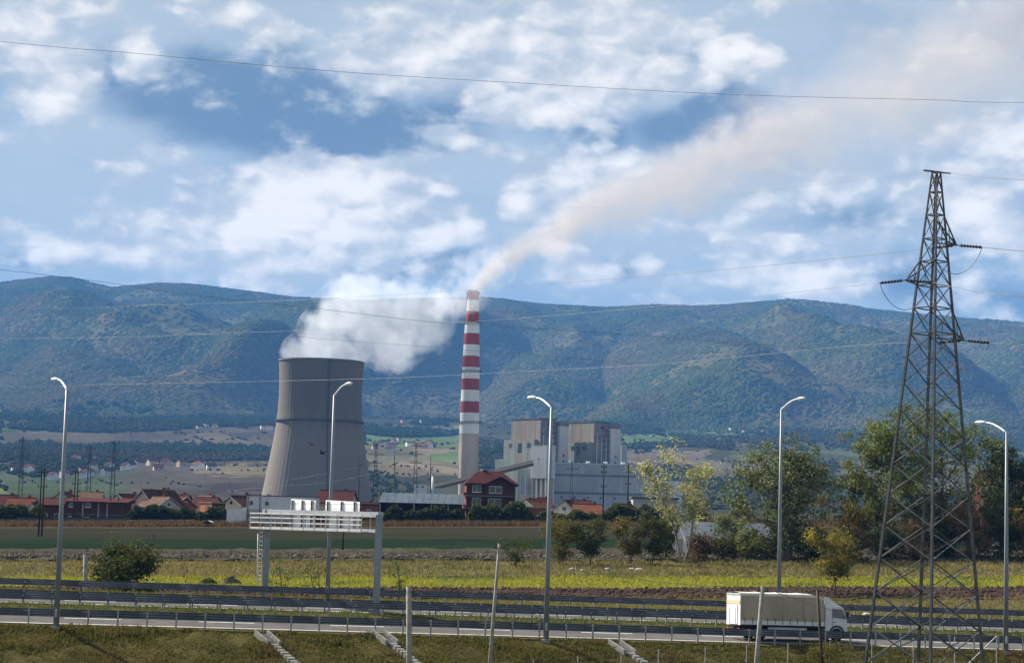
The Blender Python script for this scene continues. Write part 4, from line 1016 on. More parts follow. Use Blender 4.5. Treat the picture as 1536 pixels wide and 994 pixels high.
BY = 1640.0; BS = BY / FPX; BR = R(36.87)
def boiler(px, label, dims, low, tower, annex=None, cap=True):
    """boiler house seen over its corner; its sunny and shaded sides are put into the sheet colours"""
    g = ong(px, BY); root = empty('boiler_house', g, BR); tag(root, label, 'boiler house', 'boiler houses of the power plant')
    zz = lambda y: P(px, y, BY).z - g.z
    L1, L2, yt = dims
    blk('core', 'bdark', root, .25, L2, .25, L1, 0, zz(yt) - .3)
    # sheeting on the light face in bays
    nb = 6
    for k in range(nb):
        MB().box(-.12 - .08 * (k % 2), .24, L1 * k / nb + .08, L1 * (k + 1) / nb - .08, zz(690), zz(yt)).build('cladding_bay', 'rusts' if k in (3,) else 'bsheet', root)
    for k in range(4):
        MB().box(L2 * k / 4 + .05, L2 * (k + 1) / 4 - .05, -.1 - .08 * (k % 2), .24, zz(690), zz(yt)).build('cladding_bay', 'bdark', root)  # shade of this face is put into its sheet colour
    blk('roof_edge', 'darksteel', root, -.5, L2 + .4, -.5, L1 + .4, zz(yt) + .003, zz(yt) + .9)
    x0, x1, y0, y1, yl = low
    lw = blk('lower_block', 'bgreen', root, x0, x1, y0, y1, 0, zz(yl))
    for k in range(5):
        f0 = y0 + (y1 - y0) * k / 5; blk('cladding_bay', 'bgreen' if k != 2 else 'bsheet', lw, x0 - .14 - .07 * (k % 2), x0 - .002, f0 + .1, f0 + (y1 - y0) / 5 - .1, 2, zz(yl) - .2)
    blk('shade_panel', 'bdark', lw, x0 + .4, x1 - 1, y0 - .25, y0 - .003, zz(yl) * .25, zz(yl) - 1.5)  # plain dark panel, paints the block's shaded side
    for k in range(3): blk('window', 'glass', lw, x0 - .36, x0 - .215, y0 + (y1 - y0) * (.12 + .3 * k), y0 + (y1 - y0) * (.12 + .3 * k) + 4.5, zz(yl) - 6.5 - 4 * (k % 2), zz(yl) - 3)
    tx0, tx1, yt2 = tower
    tw = blk('stair_tower', 'hall', root, tx0, tx1, -3.2, 4, 0, zz(yt2))
    if cap: blk('tower_cap', 'bdark', tw, tx0 - .3, tx1 + .3, -3.5, 5, zz(yt2) + .003, zz(yt2 - 6))
    for k in range(4): blk('window', 'glass', tw, tx0 + (tx1 - tx0) * .42, tx0 + (tx1 - tx0) * .58, -3.34, -3.203, 30 + k * 5, 32.5 + k * 5)
    blk('duct', 'bdark', root, L2 + .1, tx0 - .1, -1, 6, 0, zz(yt2 + 3))
    for k in range(3): MB().bar((L2 * (.15 + .3 * k), -.9, 2), (L2 * (.15 + .3 * k), -.9, zz(yt + 14 + 4 * k)), .8).build('pipe', 'greyp', root)
    MB().bar((.5, -1.2, zz(yt + 22)), (tx0, -1.2, zz(yt + 22)), 1.3).build('pipe', 'bsheet', root)
    for k in range(3): MB().tube([(3 + k * 4.2, 6 + k * 5, zz(yt)), (3 + k * 4.2, 6 + k * 5, zz(yt - 3.5 + k))], .8, 8).build('roof_vent', 'darksteel', root)
    for k in range(5): blk('walkway', 'darksteel', root, L2 * .55, L2 + .2, -1.5, -.26, zz(yt + 12 + 8 * k), zz(yt + 12 + 8 * k) + .35)
    if annex:
        blk('annex', 'greyp', root, annex[0], annex[1], -2, 6, 0, zz(annex[2]))
    blk('opening', 'black', root, L2 * .45, L2 * .62, -.35, -.19, zz(yt + 9), zz(yt + 5.5))
boiler(808, 'weathered brown boiler house with lower greenish block, the one closer to the smokestack', (40, 16, 628), (-3, 12, 4, 46, 658.5), (17.5, 26.5, 637))
boiler(888.6, 'weathered brown boiler house behind the white steam wisp, farther from the smokestack', (34, 16, 633), (-5, 12, 1, 26, 663), (15.5, 26, 641), (28, 34, 665))

def turbine_hall():
    HY = 1590.0; s_ = HY / FPX; g = ong(829, HY); root = empty('turbine_hall', g); tag(root, 'long pale grey turbine hall below the boiler houses', 'turbine hall')
    zz = lambda y: P(829, y, HY).z - g.z
    W = 152 * s_; zt = zz(694.5)
    blk('wall', 'hall', root, 0, W, 0, 34, -1, zt)
    blk('roof_edge', 'shed', root, -.5, W + .5, -.5, 34.5, zt + .003, zt + .8)
    for y, h in ((711.5, 1.5), (738.2, 1.6)):
        z = zz(y); bd = blk('window_band', 'band', root, .6, W - .6, -.28, -.003, z - h / 2, z + h / 2)
        for k in range(24): blk('mullion', 'hall', bd, .6 + (W - 1.2) * k / 24 - .12, .6 + (W - 1.2) * k / 24 + .12, -.40, -.283, z - h / 2, z + h / 2)
    npn = 19
    for k in range(npn):
        for (ya, yb) in ((710, 695), (736.5, 713), (752, 740)):
            blk('wall_panel', 'hall', root, W * k / npn + .07, W * (k + 1) / npn - .07, -.20 - .05 * ((k * 7) % 3), -.003, zz(ya) + .2, zz(yb) - .2)
    for k in range(7): blk('vent', 'darksteel', root, 6 + k * 10.5, 7.3 + k * 10.5, -.60, -.31, zz(746), zz(743.2))
    for x in (14, 33, 52, 70): blk('door', 'bdark', root, x, x + 3.6, -.55, -.31, 0, 5.4)
    for k in range(5): blk('roof_vent', 'shed', root, 12 + 14 * k, 15 + 14 * k, 8, 12, zt + .81, zt + 2.6)
    # low wing under the conveyor
    x0 = (775 - 829) * s_; wg = blk('wing', 'hall', root, x0, -.1, 3, 30, -1, zz(704))
    blk('wing_base', 'cream', wg, x0 + 2, -8, 2.7, 2.997, -1, zz(742))
    for k in range(3): blk('column', 'white', wg, x0 + 2 + k * 6, x0 + 2.8 + k * 6, 2.5, 2.95, zz(742), zz(706))
    # control wing at the other end
    blk('end_annex', 'shed', root, W + .05, W + 22, 6, 30, -1, zz(716))
turbine_hall()
def conveyor():
    CY = 1570.0; s_ = CY / FPX; g = ong(818, CY); root = empty('conveyor_tower', g, BR); tag(root, 'white boxy conveyor head tower on legs in front of the boiler houses', 'conveyor tower')
    zz = lambda y: P(818, y, CY).z - g.z
    z0, z1 = zz(717), zz(668.5)
    hd_ = blk('head_house', 'white', root, 0, 8.8, 0, 20.5, z0, z1)
    blk('roof_edge', 'shed', hd_, -.3, 9.1, -.3, 20.8, z1 + .003, z1 + .5)
    for k in range(4): blk('cladding_sheet', 'white', hd_, -.14, -.003, 20.5 * k / 4 + .06, 20.5 * (k + 1) / 4 - .06, z0 + .1, z1 - .1)
    blk('hatch', 'band', hd_, -.3, -.143, 9, 11.5, zz(689), zz(687))
    for x in (.6, 7.4):
        for k in range(4): blk('leg', 'cream', root, x, x + 1.2, .6 + k * 5.9, 2.3 + k * 5.9, -1, z0 - .003)
    for k in range(3): blk('chute_panel', 'hall', root, 3, 5, 3.5 + k * 5.9, 5.6 + k * 5.9, -1, z0 - .003)
    gl = empty('conveyor_gallery', ong(724, CY)); tag(gl, 'long tan conveyor gallery sloping up to the white head tower', 'conveyor')
    a = P(640, 733, CY) - gl.location; c = P(800, 694, CY + 4) - gl.location
    MB().bar(a, c, 4.4, 4.4).build('housing', 'belt', gl)
    up = Vector((0, 0, 2.3)); MB().bar(a + up, c + up, 5.0, .35).build('roof', 'belt', gl)
    dn = Vector((0, -2.35, -1.2)); MB().bar(a + dn, c + dn, .25, 2.2).build('side_truss', 'btile', gl)
    for f in (.12, .32, .52, .68, .82, .93):
        p = a.lerp(c, f); zb = -2.0
        for y in (-1.6, 1.6): MB().bar((p.x, p.y + y, zb), (p.x, p.y + y, p.z - 2.1), .8).build('trestle', 'white', gl)
    # small buildings round the foot of the chimney
    g2 = ong(632, 1500); o = empty('pump_house', g2); tag(o, 'small white cube building above the long shed roof', 'building')
    zz2 = lambda y: P(632, y, 1500).z - g2.z
    blk('wall', 'white', o, -6, 3.5, 0, 8, -1, zz2(726.5)); blk('roof_edge', 'shed', o, -6.3, 3.8, -.3, 8.3, zz2(726.5) + .003, zz2(726)); blk('side_bay', 'hall', o, 3.6, 14, 1, 8, -1, zz2(731))
    for k in range(2): blk('window', 'glass', o, -4.6 + k * 4, -2.6 + k * 4, -.14, -.003, zz2(731), zz2(728.5))
    g3 = ong(648, 1500); o = empty('small_stack', g3); tag(o, 'short white metal stack beside the conveyor foot', 'chimney')
    MB().tube([(0, 0, -1), (0, 0, P(648, 712, 1500).z - g3.z)], [1.1, .9], 12).build('shaft', 'white', o, True); MB().lathe([(1.0, P(648, 713, 1500).z - g3.z), (1.3, P(648, 713, 1500).z - g3.z), (1.3, P(648, 711, 1500).z - g3.z), (1.0, P(648, 711, 1500).z - g3.z)], 12, False).build('cap', 'galv', o)
    g4 = ong(763, 1700); o = empty('ash_silo_house', g4); tag(o, 'flat white building behind the conveyor gallery', 'building')
    zz4 = lambda y: P(763, y, 1700).z - g4.z
    blk('wall', 'white', o, -12.5, 12, 0, 14, -1, zz4(690.5)); blk('penthouse', 'hall', o, -8, -1, 1, 9, zz4(690.5) + .003, zz4(688)); blk('roof_edge', 'shed', o, -12.8, 12.3, -.3, 14.3, zz4(690.5) - .8, zz4(690.5) - .003 + .8)
conveyor()

# ---------------------------------------------------------------- houses
def add_windows(parent, wins, y=0.0, sgn=-1, frame='winframe'):
    for (cx, cz, w, h) in wins:
        f = MB().box(cx - w / 2, cx + w / 2, y + (sgn * .07 if sgn < 0 else 0.003), y + (-.003 if sgn < 0 else .07), cz - h / 2, cz + h / 2).build('window', frame, parent)
        k = 2 if w > 1.3 else 1; pw = (w - .16 - .1 * (k - 1)) / k
        for i in range(k):
            x = cx - w / 2 + .08 + i * (pw + .1)
            MB().box(x, x + pw, y + sgn * .10, y + sgn * .072, cz - h / 2 + .1, cz + h / 2 - .1).build('pane', 'glass', f)
        MB().box(cx - w / 2 - .08, cx + w / 2 + .08, y + sgn * .16, y + sgn * .003, cz - h / 2 - .09, cz - h / 2 - .003).build('sill', frame, f)
def house(label, x0, x1, ye, yr, Y, axis, wall, roof, rz=0.0, depth=9.0, wins='auto', chim=True, over=.5, wpx=None, floors=1, name='house'):
    cx = (x0 + x1) / 2; s_ = Y / FPX; g = ong(cx, Y)
    root = empty(name, g, R(rz)); tag(root, label, 'house', 'village houses before the plant')
    he = P(cx, ye, Y).z - g.z; hr = P(cx, yr, Y).z - g.z; W = wpx * s_ if wpx else (x1 - x0) * s_
    he = max(he, 2.4); hr = max(hr, he + 1.0)
    if axis == 'y':      # gable towards the viewer
        MB().prism([(-W / 2, -1), (W / 2, -1), (W / 2, he), (0, hr - .1), (-W / 2, he)], 0, depth).build('wall', wall, root)
        L = W; mb = MB(); k = (hr - he) / (W / 2); e = over
        rf = None
        for s2 in (-1, 1):
            p = [(s2 * (W / 2 + e), -e, he - k * e), (0, -e, hr), (0, depth + e, hr), (s2 * (W / 2 + e), depth + e, he - k * e)]
            o = MB().hexa([(a, b_, c + .02) for a, b_, c in p], [(a, b_, c + .24) for a, b_, c in p]).build('roof', roof, root); rf = rf or o
        MB().bar((0, -e, hr + .22), (0, depth + e, hr + .22), .3, .2).build('ridge_tiles', roof, rf)
        if chim: MB().box(W * .16, W * .16 + .7, depth * .5, depth * .5 + .7, hr - W * .16 * k, hr + .9).build('chimney', 'brick', rf)
        for s2 in (-1, 1): MB().bar((s2 * (W / 2 + e), -e - .03, he - k * e + .1), (0, -e - .03, hr + .1), .06, .28, (0, 1, 0)).build('verge_board', 'winframe', rf)
    else:                # eaves towards the viewer
        MB().add([(-W / 2, 0, -1), (W / 2, 0, -1), (W / 2, depth, -1), (-W / 2, depth, -1), (-W / 2, 0, he), (W / 2, 0, he), (W / 2, depth, he), (-W / 2, depth, he), (-W / 2, depth / 2, hr - .1), (W / 2, depth / 2, hr - .1)],
                 [(0, 3, 2, 1), (0, 1, 5, 4), (2, 3, 7, 6), (1, 2, 6, 9, 5), (3, 0, 4, 8, 7), (4, 5, 9, 8), (6, 7, 8, 9)]).build('wall', wall, root)
        e = over; k = (hr - he) / (depth / 2); rf = None
        for y0, s2 in ((0, -1), (depth, 1)):
            p = [(-W / 2 - e, y0 + s2 * e, he - k * e), (W / 2 + e, y0 + s2 * e, he - k * e), (W / 2 + e, depth / 2, hr), (-W / 2 - e, depth / 2, hr)]
            o = MB().hexa([(a, b_, c + .02) for a, b_, c in p], [(a, b_, c + .24) for a, b_, c in p]).build('roof', roof, root); rf = rf or o
        MB().bar((-W / 2 - e, depth / 2, hr + .22), (W / 2 + e, depth / 2, hr + .22), .3, .2).build('ridge_tiles', roof, rf)
        if chim: MB().box(W * .2, W * .2 + .7, depth * .5 + .3, depth * .5 + 1.0, hr - 1, hr + .9).build('chimney', 'brick', rf)
    wl = root.children[0]
    if wins == 'auto':
        wins = []
        nf = max(1, int(he // 2.7)); nw = 2 if W < 9 else 3
        for f in range(nf):
            for i in range(nw): wins.append((-W / 2 + W * (i + .5) / nw, min(1.6 + 2.8 * f, he - .9), 1.1, 1.2))
        if axis == 'y' and hr - he > 2: wins.append((0, he + .6, 1.1, 1.1))
    add_windows(wl, wins)
    # side windows on the flank that shows when the house is turned
    if rz < -10: sx = -W / 2 - .08
    elif rz > 10: sx = W / 2 + .003
    else: sx = None
    MB().box(-W / 2 + W * .06, -W / 2 + W * .06 + 1.0, -.06, -.003, 0, 2.05).build('door', 'btile', wl)
    return root
H_ = house
H_('pale house under a dark red roof, cut by the picture edge', -16, 17, 758, 743, 515, 'x', 'plaster', 'dtile')
H_('pinkish house under a bright orange tiled roof', 8, 45, 763, 747, 508, 'x', 'pinkp', 'otile', depth=8)
H_('small white gabled house with blue shaded front, beside the orange roof', 37, 55, 766, 754, 500, 'y', 'plaster', 'dtile', depth=6, wins=[(0, 1.6, 1.6, 1.9)], chim=False, over=.3)
H_('house with reddish lean roof behind the blue fence', 60, 92, 757, 748, 522, 'x', 'dbrick', 'tile')
H_('grey gabled house with dark roof peeping over the reddish roof', 70, 107, 752, 738, 545, 'y', 'greyp', 'dtile', depth=12)
H_('big pinkish gabled house with a tall dark red roof', 190, 236, 758, 735, 528, 'y', 'pinkp', 'tile', rz=-36, depth=11, wpx=52)
H_('house with blue grey gable and low brownish roof behind the hedge', 232, 272, 760, 746, 520, 'y', 'greyp', 'btile', rz=38, depth=10, wpx=42)
H_('brick house under a rusty red roof, second along from the blue grey gable', 262, 292, 759, 745, 545, 'y', 'brick', 'tile', rz=36, depth=10, wpx=36)
H_('dark roofed house behind the orange block cube', 284, 318, 758, 746, 560, 'x', 'pinkp', 'dtile', rz=-12, depth=9)
H_('cream gabled house with dark brown roof next to the white hall', 330, 362, 757, 745, 535, 'y', 'cream', 'dtile', rz=-34, depth=10, wpx=40)
H_('house with dark red hipped roof and white gable window behind the sign gantry', 474, 524, 753, 736, 560, 'x', 'pinkp', 'dtile', rz=-8, depth=10)
H_('white house with red gable roof behind the sign backs', 528, 562, 764, 754, 600, 'x', 'brick', 'tile')
H_('house with bright orange roof beside the three-storey red house', 775, 800, 759, 749, 545, 'y', 'plaster', 'otile', rz=-40, depth=9, wpx=32)
H_('house with purplish dark roof below the conveyor tower legs', 795, 826, 759, 748, 575, 'x', 'greyp', 'dtile', depth=9)
H_('white gabled house with dark red roof below the turbine hall', 829, 863, 766, 751, 505, 'y', 'plaster', 'dtile', depth=11, rz=-10)
H_('house under an orange roof beside the white gabled house', 862, 902, 771, 757, 495, 'x', 'plaster', 'otile', depth=8)
H_('house under dark maroon roof behind the orange-roofed house', 848, 886, 764, 751, 530, 'x', 'pinkp', 'dtile', depth=9)
H_('white gabled house with dark red roof next to the double poles', 912, 942, 768, 756, 500, 'y', 'plaster', 'dtile', depth=9, rz=-24)
H_('red roofed house half hidden between the wooden poles', 922, 956, 768, 757, 540, 'x', 'plaster', 'tile', depth=9)
H_('brown roofed house behind dark trees beside the last lamp post', 1476, 1580, 744, 708, 345, 'x', 'dbrick', 'btile', depth=9)

H_('house with weathered brown roof behind the brick building', 118, 150, 748, 738, 590, 'x', 'greyp', 'btile', rz=8)
H_('house with reddish roof between the brick building and the pinkish gable', 160, 192, 752, 741, 575, 'y', 'cream', 'dtile', rz=-30, depth=10, wpx=34)
H_('small grey house with brown roof beyond the orange block cube', 300, 332, 754, 744, 600, 'y', 'greyp', 'btile', rz=32, depth=9, wpx=34)
H_('house with dark roof behind the cream gabled house', 344, 372, 753, 744, 610, 'x', 'plaster', 'dtile')
H_('low pinkish house behind the blue grey gable', 246, 276, 752, 742, 590, 'x', 'pinkp', 'tile', rz=-6)
def brick_block():
    Y = 505.0; s_ = Y / FPX; g = ong(142, Y); root = empty('brick_building', g); tag(root, 'dark red two-storey brick building with flat overhanging roof', 'building')
    zz = lambda y: P(142, y, Y).z - g.z; W = 87 * s_
    wl = MB().box(-W / 2, W / 2, 0, 9, -1, zz(753)).build('wall', 'dbrick', root)
    rf = MB().hexa([(-W / 2 - .7, -.8, zz(753) + .003), (W / 2 + .9, -.8, zz(753) + .003), (W / 2 + .9, 9.5, zz(753) + .003), (-W / 2 - .7, 9.5, zz(753) + .003)], [(-W / 2 - .7, -.8, zz(752)), (W / 2 + .9, -.8, zz(752)), (W / 2 + .9, 9.5, zz(746)), (-W / 2 - .7, 9.5, zz(746))]).build('roof', 'dtile', root)
    for x in (3.0, 5.0): MB().box(x, x + .3, 3, 3.3, zz(752), zz(743)).build('chimney', 'darksteel', rf)
    for x in (-3.1, .8, 3.0): MB().box(x - .15, x + .15, -.12, -.003, -1, zz(753) - .05).build('column', 'greyp', wl)
    MB().box(-W / 2, W / 2, -.10, -.003, zz(771.8), zz(771)).build('floor_band', 'concrete', wl)
    add_windows(wl, [(-W / 2 + 1.35, zz(757.5), 1.3, 1.05), (-W / 2 + 5.5, zz(757.5), 1.3, 1.05), (-W / 2 + 1.0, zz(777), .8, .8), (-W / 2 + 5.4, zz(778), 1.3, 1.0), (-W / 2 + 11.2, zz(778), 1.5, .9)])
    MB().box(W / 2 - .7, W / 2 - .4, -.2, -.003, -1, zz(754)).build('downpipe', 'darksteel', wl)
brick_block()
def cube_house():
    Y = 512.0; g = ong(317, Y); root = empty('block_house', g, BR); tag(root, 'unfinished orange block cube house without a roof', 'house')
    z = P(317, 754, Y).z - g.z
    wl = MB().box(0, 3.8, 0, 7.0, -1, z).build('wall', 'obrick', root); MB().box(0.003, 3.82, -.06, -.003, -1, z).build('side_wall', 'dbrick', root)  # darker brick on the side wall paints that face as shaded
    for y in (.1, 3.4, 6.7): MB().box(-.07, -.003, y - .12, y + .12, -1, z).build('frame_column', 'concrete', wl)
    MB().box(-.10, -.003, 0, 7, z * .45, z * .45 + .25).build('floor_band', 'concrete', wl); MB().box(-.2, 4, -.2, 7.2, z + .003, z + .2).build('roof_slab', 'concrete', root)
    MB().box(-.09, -.003, 1.5, 2.4, z * .55, z * .85).build('opening', 'black', wl)
cube_house()
def white_hall():
    Y = 480.0; s_ = Y / FPX; g = ong(420, Y); root = empty('white_hall', g); tag(root, 'low white industrial hall with small square windows below the cooling tower', 'hall')
    zz = lambda y: P(420, y, Y).z - g.z
    x0, x1 = (369 - 420) * s_, (468 - 420) * s_
    wl = MB().box(x0, x1, 0, 16, -1, zz(744)).build('wall', 'shed', root)
    MB().box(x0 - .2, x1 + .2, -.2, 16.2, zz(744) + .003, zz(743)).build('parapet', 'darksteel', root)
    npn = 9
    for k in range(npn): MB().box(x0 + (x1 - x0) * k / npn + .03, x0 + (x1 - x0) * (k + 1) / npn - .03, -.06, -.003, zz(764), zz(744.6)).build('wall_panel', 'shed', wl)
    MB().box(x0, x1, -.10, -.003, -1, zz(765)).build('plinth', 'greyp', wl)
    add_windows(wl, [((376 - 420) * s_, zz(754.5), .75, .75), ((399 - 420) * s_, zz(754.5), .75, .75), ((375 - 420) * s_, zz(773), .7, .7), ((440 - 420) * s_, zz(754.5), .75, .75)], -.06, frame='darksteel')
    for px in (371, 389): MB().box((px - 420) * s_ - .07, (px - 420) * s_ + .07, -.25, -.11, -1, zz(745)).build('downpipe', 'darksteel', wl)
    an = MB().box((339 - 420) * s_, x0 - .01, 1, 10, -1, zz(763.5)).build('annex', 'shed', root); MB().box((339 - 420) * s_ - .1, x0 - .02, .9, 10.1, zz(763.5) + .003, zz(762.5)).build('annex_roof', 'white', an)
    for px in (385, 397, 400): MB().box((px - 420) * s_ - .12, (px - 420) * s_ + .12, 4, 4.3, zz(743), zz(740.5)).build('roof_vent', 'darksteel', root)
white_hall()
def long_shed():
    Y = 500.0; s_ = Y / FPX; g = ong(633, Y); root = empty('long_shed', g); tag(root, 'long open-fronted shed with blue grey metal roof', 'shed')
    zz = lambda y: P(633, y, Y).z - g.z; W = 131 * s_; ze, zr = zz(755), zz(739.5); D_ = 14.0
    n = 12
    for k in range(n):
        xa, xb = -W / 2 + W * k / n, -W / 2 + W * (k + 1) / n
        MB().hexa([(xa + .03, -.6, ze), (xb - .03, -.6, ze), (xb - .03, D_, zr), (xa + .03, D_, zr)], [(xa + .03, -.6, ze + .12), (xb - .03, -.6, ze + .12), (xb - .03, D_, zr + .12), (xa + .03, D_, zr + .12)]).build('roof_sheet', 'metalroof', root)
    MB().box(-W / 2, W / 2, D_ - .3, D_ - .1, -1, zr - .15).build('back_wall', 'darkwall', root)
    MB().add([(-W / 2, 0, -1), (-W / 2, D_ - .31, -1), (-W / 2, D_ - .31, zr - .4), (-W / 2, 0, ze - .05), (-W / 2 - .1, 0, -1), (-W / 2 - .1, D_ - .31, -1), (-W / 2 - .1, D_ - .31, zr - .4), (-W / 2 - .1, 0, ze - .05)], [(0, 1, 2, 3), (7, 6, 5, 4), (0, 4, 5, 1), (1, 5, 6, 2), (2, 6, 7, 3), (3, 7, 4, 0)]).build('end_wall', 'darkwall', root)
    for k in range(6): MB().box(-W / 2 + .2 + (W - .6) * k / 5, -W / 2 + .45 + (W - .6) * k / 5, -.1, .12, -1, ze - .03).build('post', 'greyp', root)
    for k in range(3): MB().box(-6 + 5 * k, -3.6 + 5 * k, 6, 8.4, -1, 1.4).build('hay_bale', 'belt', root)
long_shed()
def red_house():
    Y = 495.0; s_ = Y / FPX; g = ong(735, Y); root = empty('red_house', g, R(4)); tag(root, 'three-storey red house with balconies and dark red roof', 'house')
    zz = lambda y: P(735, y, Y).z - g.z; mx = lambda px: (px - 735) * s_
    ze = zz(725.5)
    wl = MB().box(mx(699), mx(772), .6, 10, -1, ze).build('wall', 'dbrick', root)
    lf = MB().box(mx(699) - .07, mx(699) - .003, .6, 10, -1, ze - .1).build('side_wall', 'brick', root)
    # cross gable to the viewer
    xa, xb, xm = mx(726.5), mx(770), mx(748.5)
    gb = MB().prism([(xa, -1), (xb, -1), (xb, ze), (xm, zz(716.5)), (xa, ze)], 0, .597).build('gable_wall', 'dbrick', root)
    rf = MB().add([(mx(696), -.3, ze - .15), (mx(776), -.3, ze - .15), (mx(776), 10.8, ze - .15), (mx(696), 10.8, ze - .15), (mx(717), 5, zz(705.5)), (mx(752), 5, zz(705.5)), (mx(696), -.3, ze + .1), (mx(776), -.3, ze + .1), (mx(776), 10.8, ze + .1), (mx(696), 10.8, ze + .1)],
                  [(0, 3, 2, 1), (0, 1, 7, 6), (1, 2, 8, 7), (2, 3, 9, 8), (3, 0, 6, 9), (6, 7, 5, 4), (7, 8, 5), (8, 9, 4, 5), (9, 6, 4)]).build('roof', 'dtile', root)
    for s2, xe in ((-1, xa - .7), (1, xb + .9)):
        p = [(xe, -1.0, ze - .5), (xm, -1.0, zz(714.8)), (xm, 4.2, zz(714.8)), (xe, 4.2, ze - .5)]
        MB().hexa(p, [(a, b_, c + .22) for a, b_, c in p]).build('gable_roof', 'dtile', rf)
    MB().box(mx(724), mx(729), 4.5, 5.4, zz(708), zz(703.8)).build('chimney', 'dbrick', rf)
    add_windows(wl, [(mx(714), zz(733), 2.2, 1.75), (mx(714), zz(752), 2.2, 1.75)], .6)
    add_windows(gb, [(mx(742), zz(734), 3.2, 1.75), (mx(741), zz(753), 3.2, 1.9)], 0)
    for y in (744.2, 763.2):
        sl = MB().box(mx(694), mx(768), -.95, -.075, zz(y), zz(y) + .16).build('balcony', 'concrete', root)
        MB().box(mx(728), mx(767), -.95, -.85, zz(y) + .165, zz(y) + .75).build('parapet', 'dbrick', sl)
        MB().box(mx(694), mx(699) - .12, .1, 6, zz(y), zz(y) + .9).build('side_balcony', 'brick', sl)
    for px in (772.5, 774.8):
        MB().box(mx(px) - .07, mx(px) + .07, .2, .35, -1, zz(728)).build('scaffold_pole', 'white', root)
    for y in (734, 743, 752, 761): MB().box(mx(770.5), mx(776), .1, .19, zz(y), zz(y) + .1).build('scaffold_rail', 'white', root)
    MB().box(mx(769) , mx(773), .4, .58, zz(760), zz(729)).build('scaffold_net', 'green', root)
red_house()
def flat_box(label, x0, x1, yt, Y, m, roofm, d=8, name='outbuilding', wins=()):
    cx = (x0 + x1) / 2; s_ = Y / FPX; g = ong(cx, Y); root = empty(name, g); tag(root, label, 'building'); z = P(cx, yt, Y).z - g.z; W = (x1 - x0) * s_
    wl = MB().box(-W / 2, W / 2, 0, d, -1, z).build('wall', m, root); MB().box(-W / 2 - .4, W / 2 + .4, -.5, d + .3, z + .003, z + .35).build('roof', roofm, root)
    add_windows(wl, wins); MB().box(-W / 2 + .8, -W / 2 + 1.8, -.06, -.003, 0, 2.0).build('door', 'btile', wl); return root
flat_box('low brick outbuilding with pale flat roof beside the red house', 791, 822, 761.5, 515, 'brick', 'concrete', wins=[(1.2, 1.5, 1, 1)])
flat_box('dark grey flat-roofed building before the end of the turbine hall', 949, 1016, 747.5, 520, 'greyp', 'darkwall', 10, wins=[(-3, 2.5, 1.2, 1.2), (1, 2.5, 1.2, 1.2)])
flat_box('brick building below the sign gantry end, beside the shed', 538, 568, 757, 560, 'brick', 'tile', wins=[(0, 2.5, 1.2, 1.2)])
def pale_shed():
    Y = 332.0; s_ = Y / FPX; g = ong(1030, Y); root = empty('barn', g, R(20)); tag(root, 'low barn with pale sheet roof half hidden behind the thicket', 'barn')
    zz = lambda y: P(1045, y, Y).z - g.z; ze, zr = zz(812), zz(783); L = 16.5
    MB().add([(0, 0, -1), (L, 0, -1), (L, 6, -1), (0, 6, -1), (0, 0, ze), (L, 0, ze), (L, 6, ze), (0, 6, ze), (0, 3, zr - .1), (L, 3, zr - .1)], [(0, 3, 2, 1), (0, 1, 5, 4), (2, 3, 7, 6), (1, 2, 6, 9, 5), (3, 0, 4, 8, 7), (4, 5, 9, 8), (6, 7, 8, 9)]).build('wall', 'darkwall', root)
    for k in range(9):
        for a, c in ((-.5, 3), (6.5, 3)):
            xa, xb = -.4 + (L + .8) * k / 9 + .02, -.4 + (L + .8) * (k + 1) / 9 - .02
            p = [(xa, a, ze - .4), (xb, a, ze - .4), (xb, c, zr), (xa, c, zr)]; MB().hexa(p, [(x, y, z + .1) for x, y, z in p]).build('roof_sheet', 'whiteroof', root)
    MB().box(-.06, -.003, 1.8, 4.2, -1, ze + .4).build('door', 'black', root)
pale_shed()
def shelter():
    g = ong(311, 468); root = empty('arched_shelter', g); tag(root, 'small white arched shelter in the hedge at the corn field edge', 'shelter')
    for k in range(3):
        V = []
        for i in range(9):
            a = math.pi * i / 8
            for y in (k * 1.3 + .02, k * 1.3 + 1.28): V.append((1.45 * math.cos(a), y, 1.55 * math.sin(a)))
        link('arch_panel', np_mesh('arch_panel', V, [(2 * i, 2 * i + 1, 2 * i + 3, 2 * i + 2) for i in range(8)], M['white'], True), root)
    V = [(0, 3.9, 0)] + [(1.44 * math.cos(math.pi * i / 8), 3.9, 1.54 * math.sin(math.pi * i / 8)) for i in range(9)]
    link('end_panel', np_mesh('end_panel', V, [(0, i, i + 1) for i in range(1, 9)], M['greyp']), root)
shelter()
def sheet_fence(label, x0, x1, Y, yt, m):
    g0, g1 = ong(x0, Y), ong(x1, Y); root = empty('sheet_fence', g0); tag(root, label, 'fence', 'sheet fences round the gardens')
    h = P((x0 + x1) / 2, yt, Y).z - (g0.z + g1.z) / 2; d = g1 - g0; n = max(3, int(d.length / 2.2))
    for k in range(n):
        a, c = d * (k / n), d * ((k + 1) / n)
        MB().hexa([a + Vector((.03, 0, -.3)), c + Vector((-.03, 0, -.3)), c + Vector((-.03, .05, -.3)), a + Vector((.03, .05, -.3))], [a + Vector((.03, 0, h)), c + Vector((-.03, 0, h)), c + Vector((-.03, .05, h)), a + Vector((.03, .05, h))]).build('panel', m, root)
        MB().box(-.05, .05, -.06, -.003, -.3, h + .1).build('post', 'darksteel', root).location = a
sheet_fence('dark blue sheet metal fence below the brick building', 24, 190, 494, 775.5, mat('blue_sheet', (.035, .05, .085), (.028, .04, .065), .6, .7))
sheet_fence('grey garden wall running behind the corn field', 190, 292, 493, 779, 'greyp')
sheet_fence('dark grey garden fence under the turbine hall houses', 822, 960, 490, 773.5, 'darkwall')

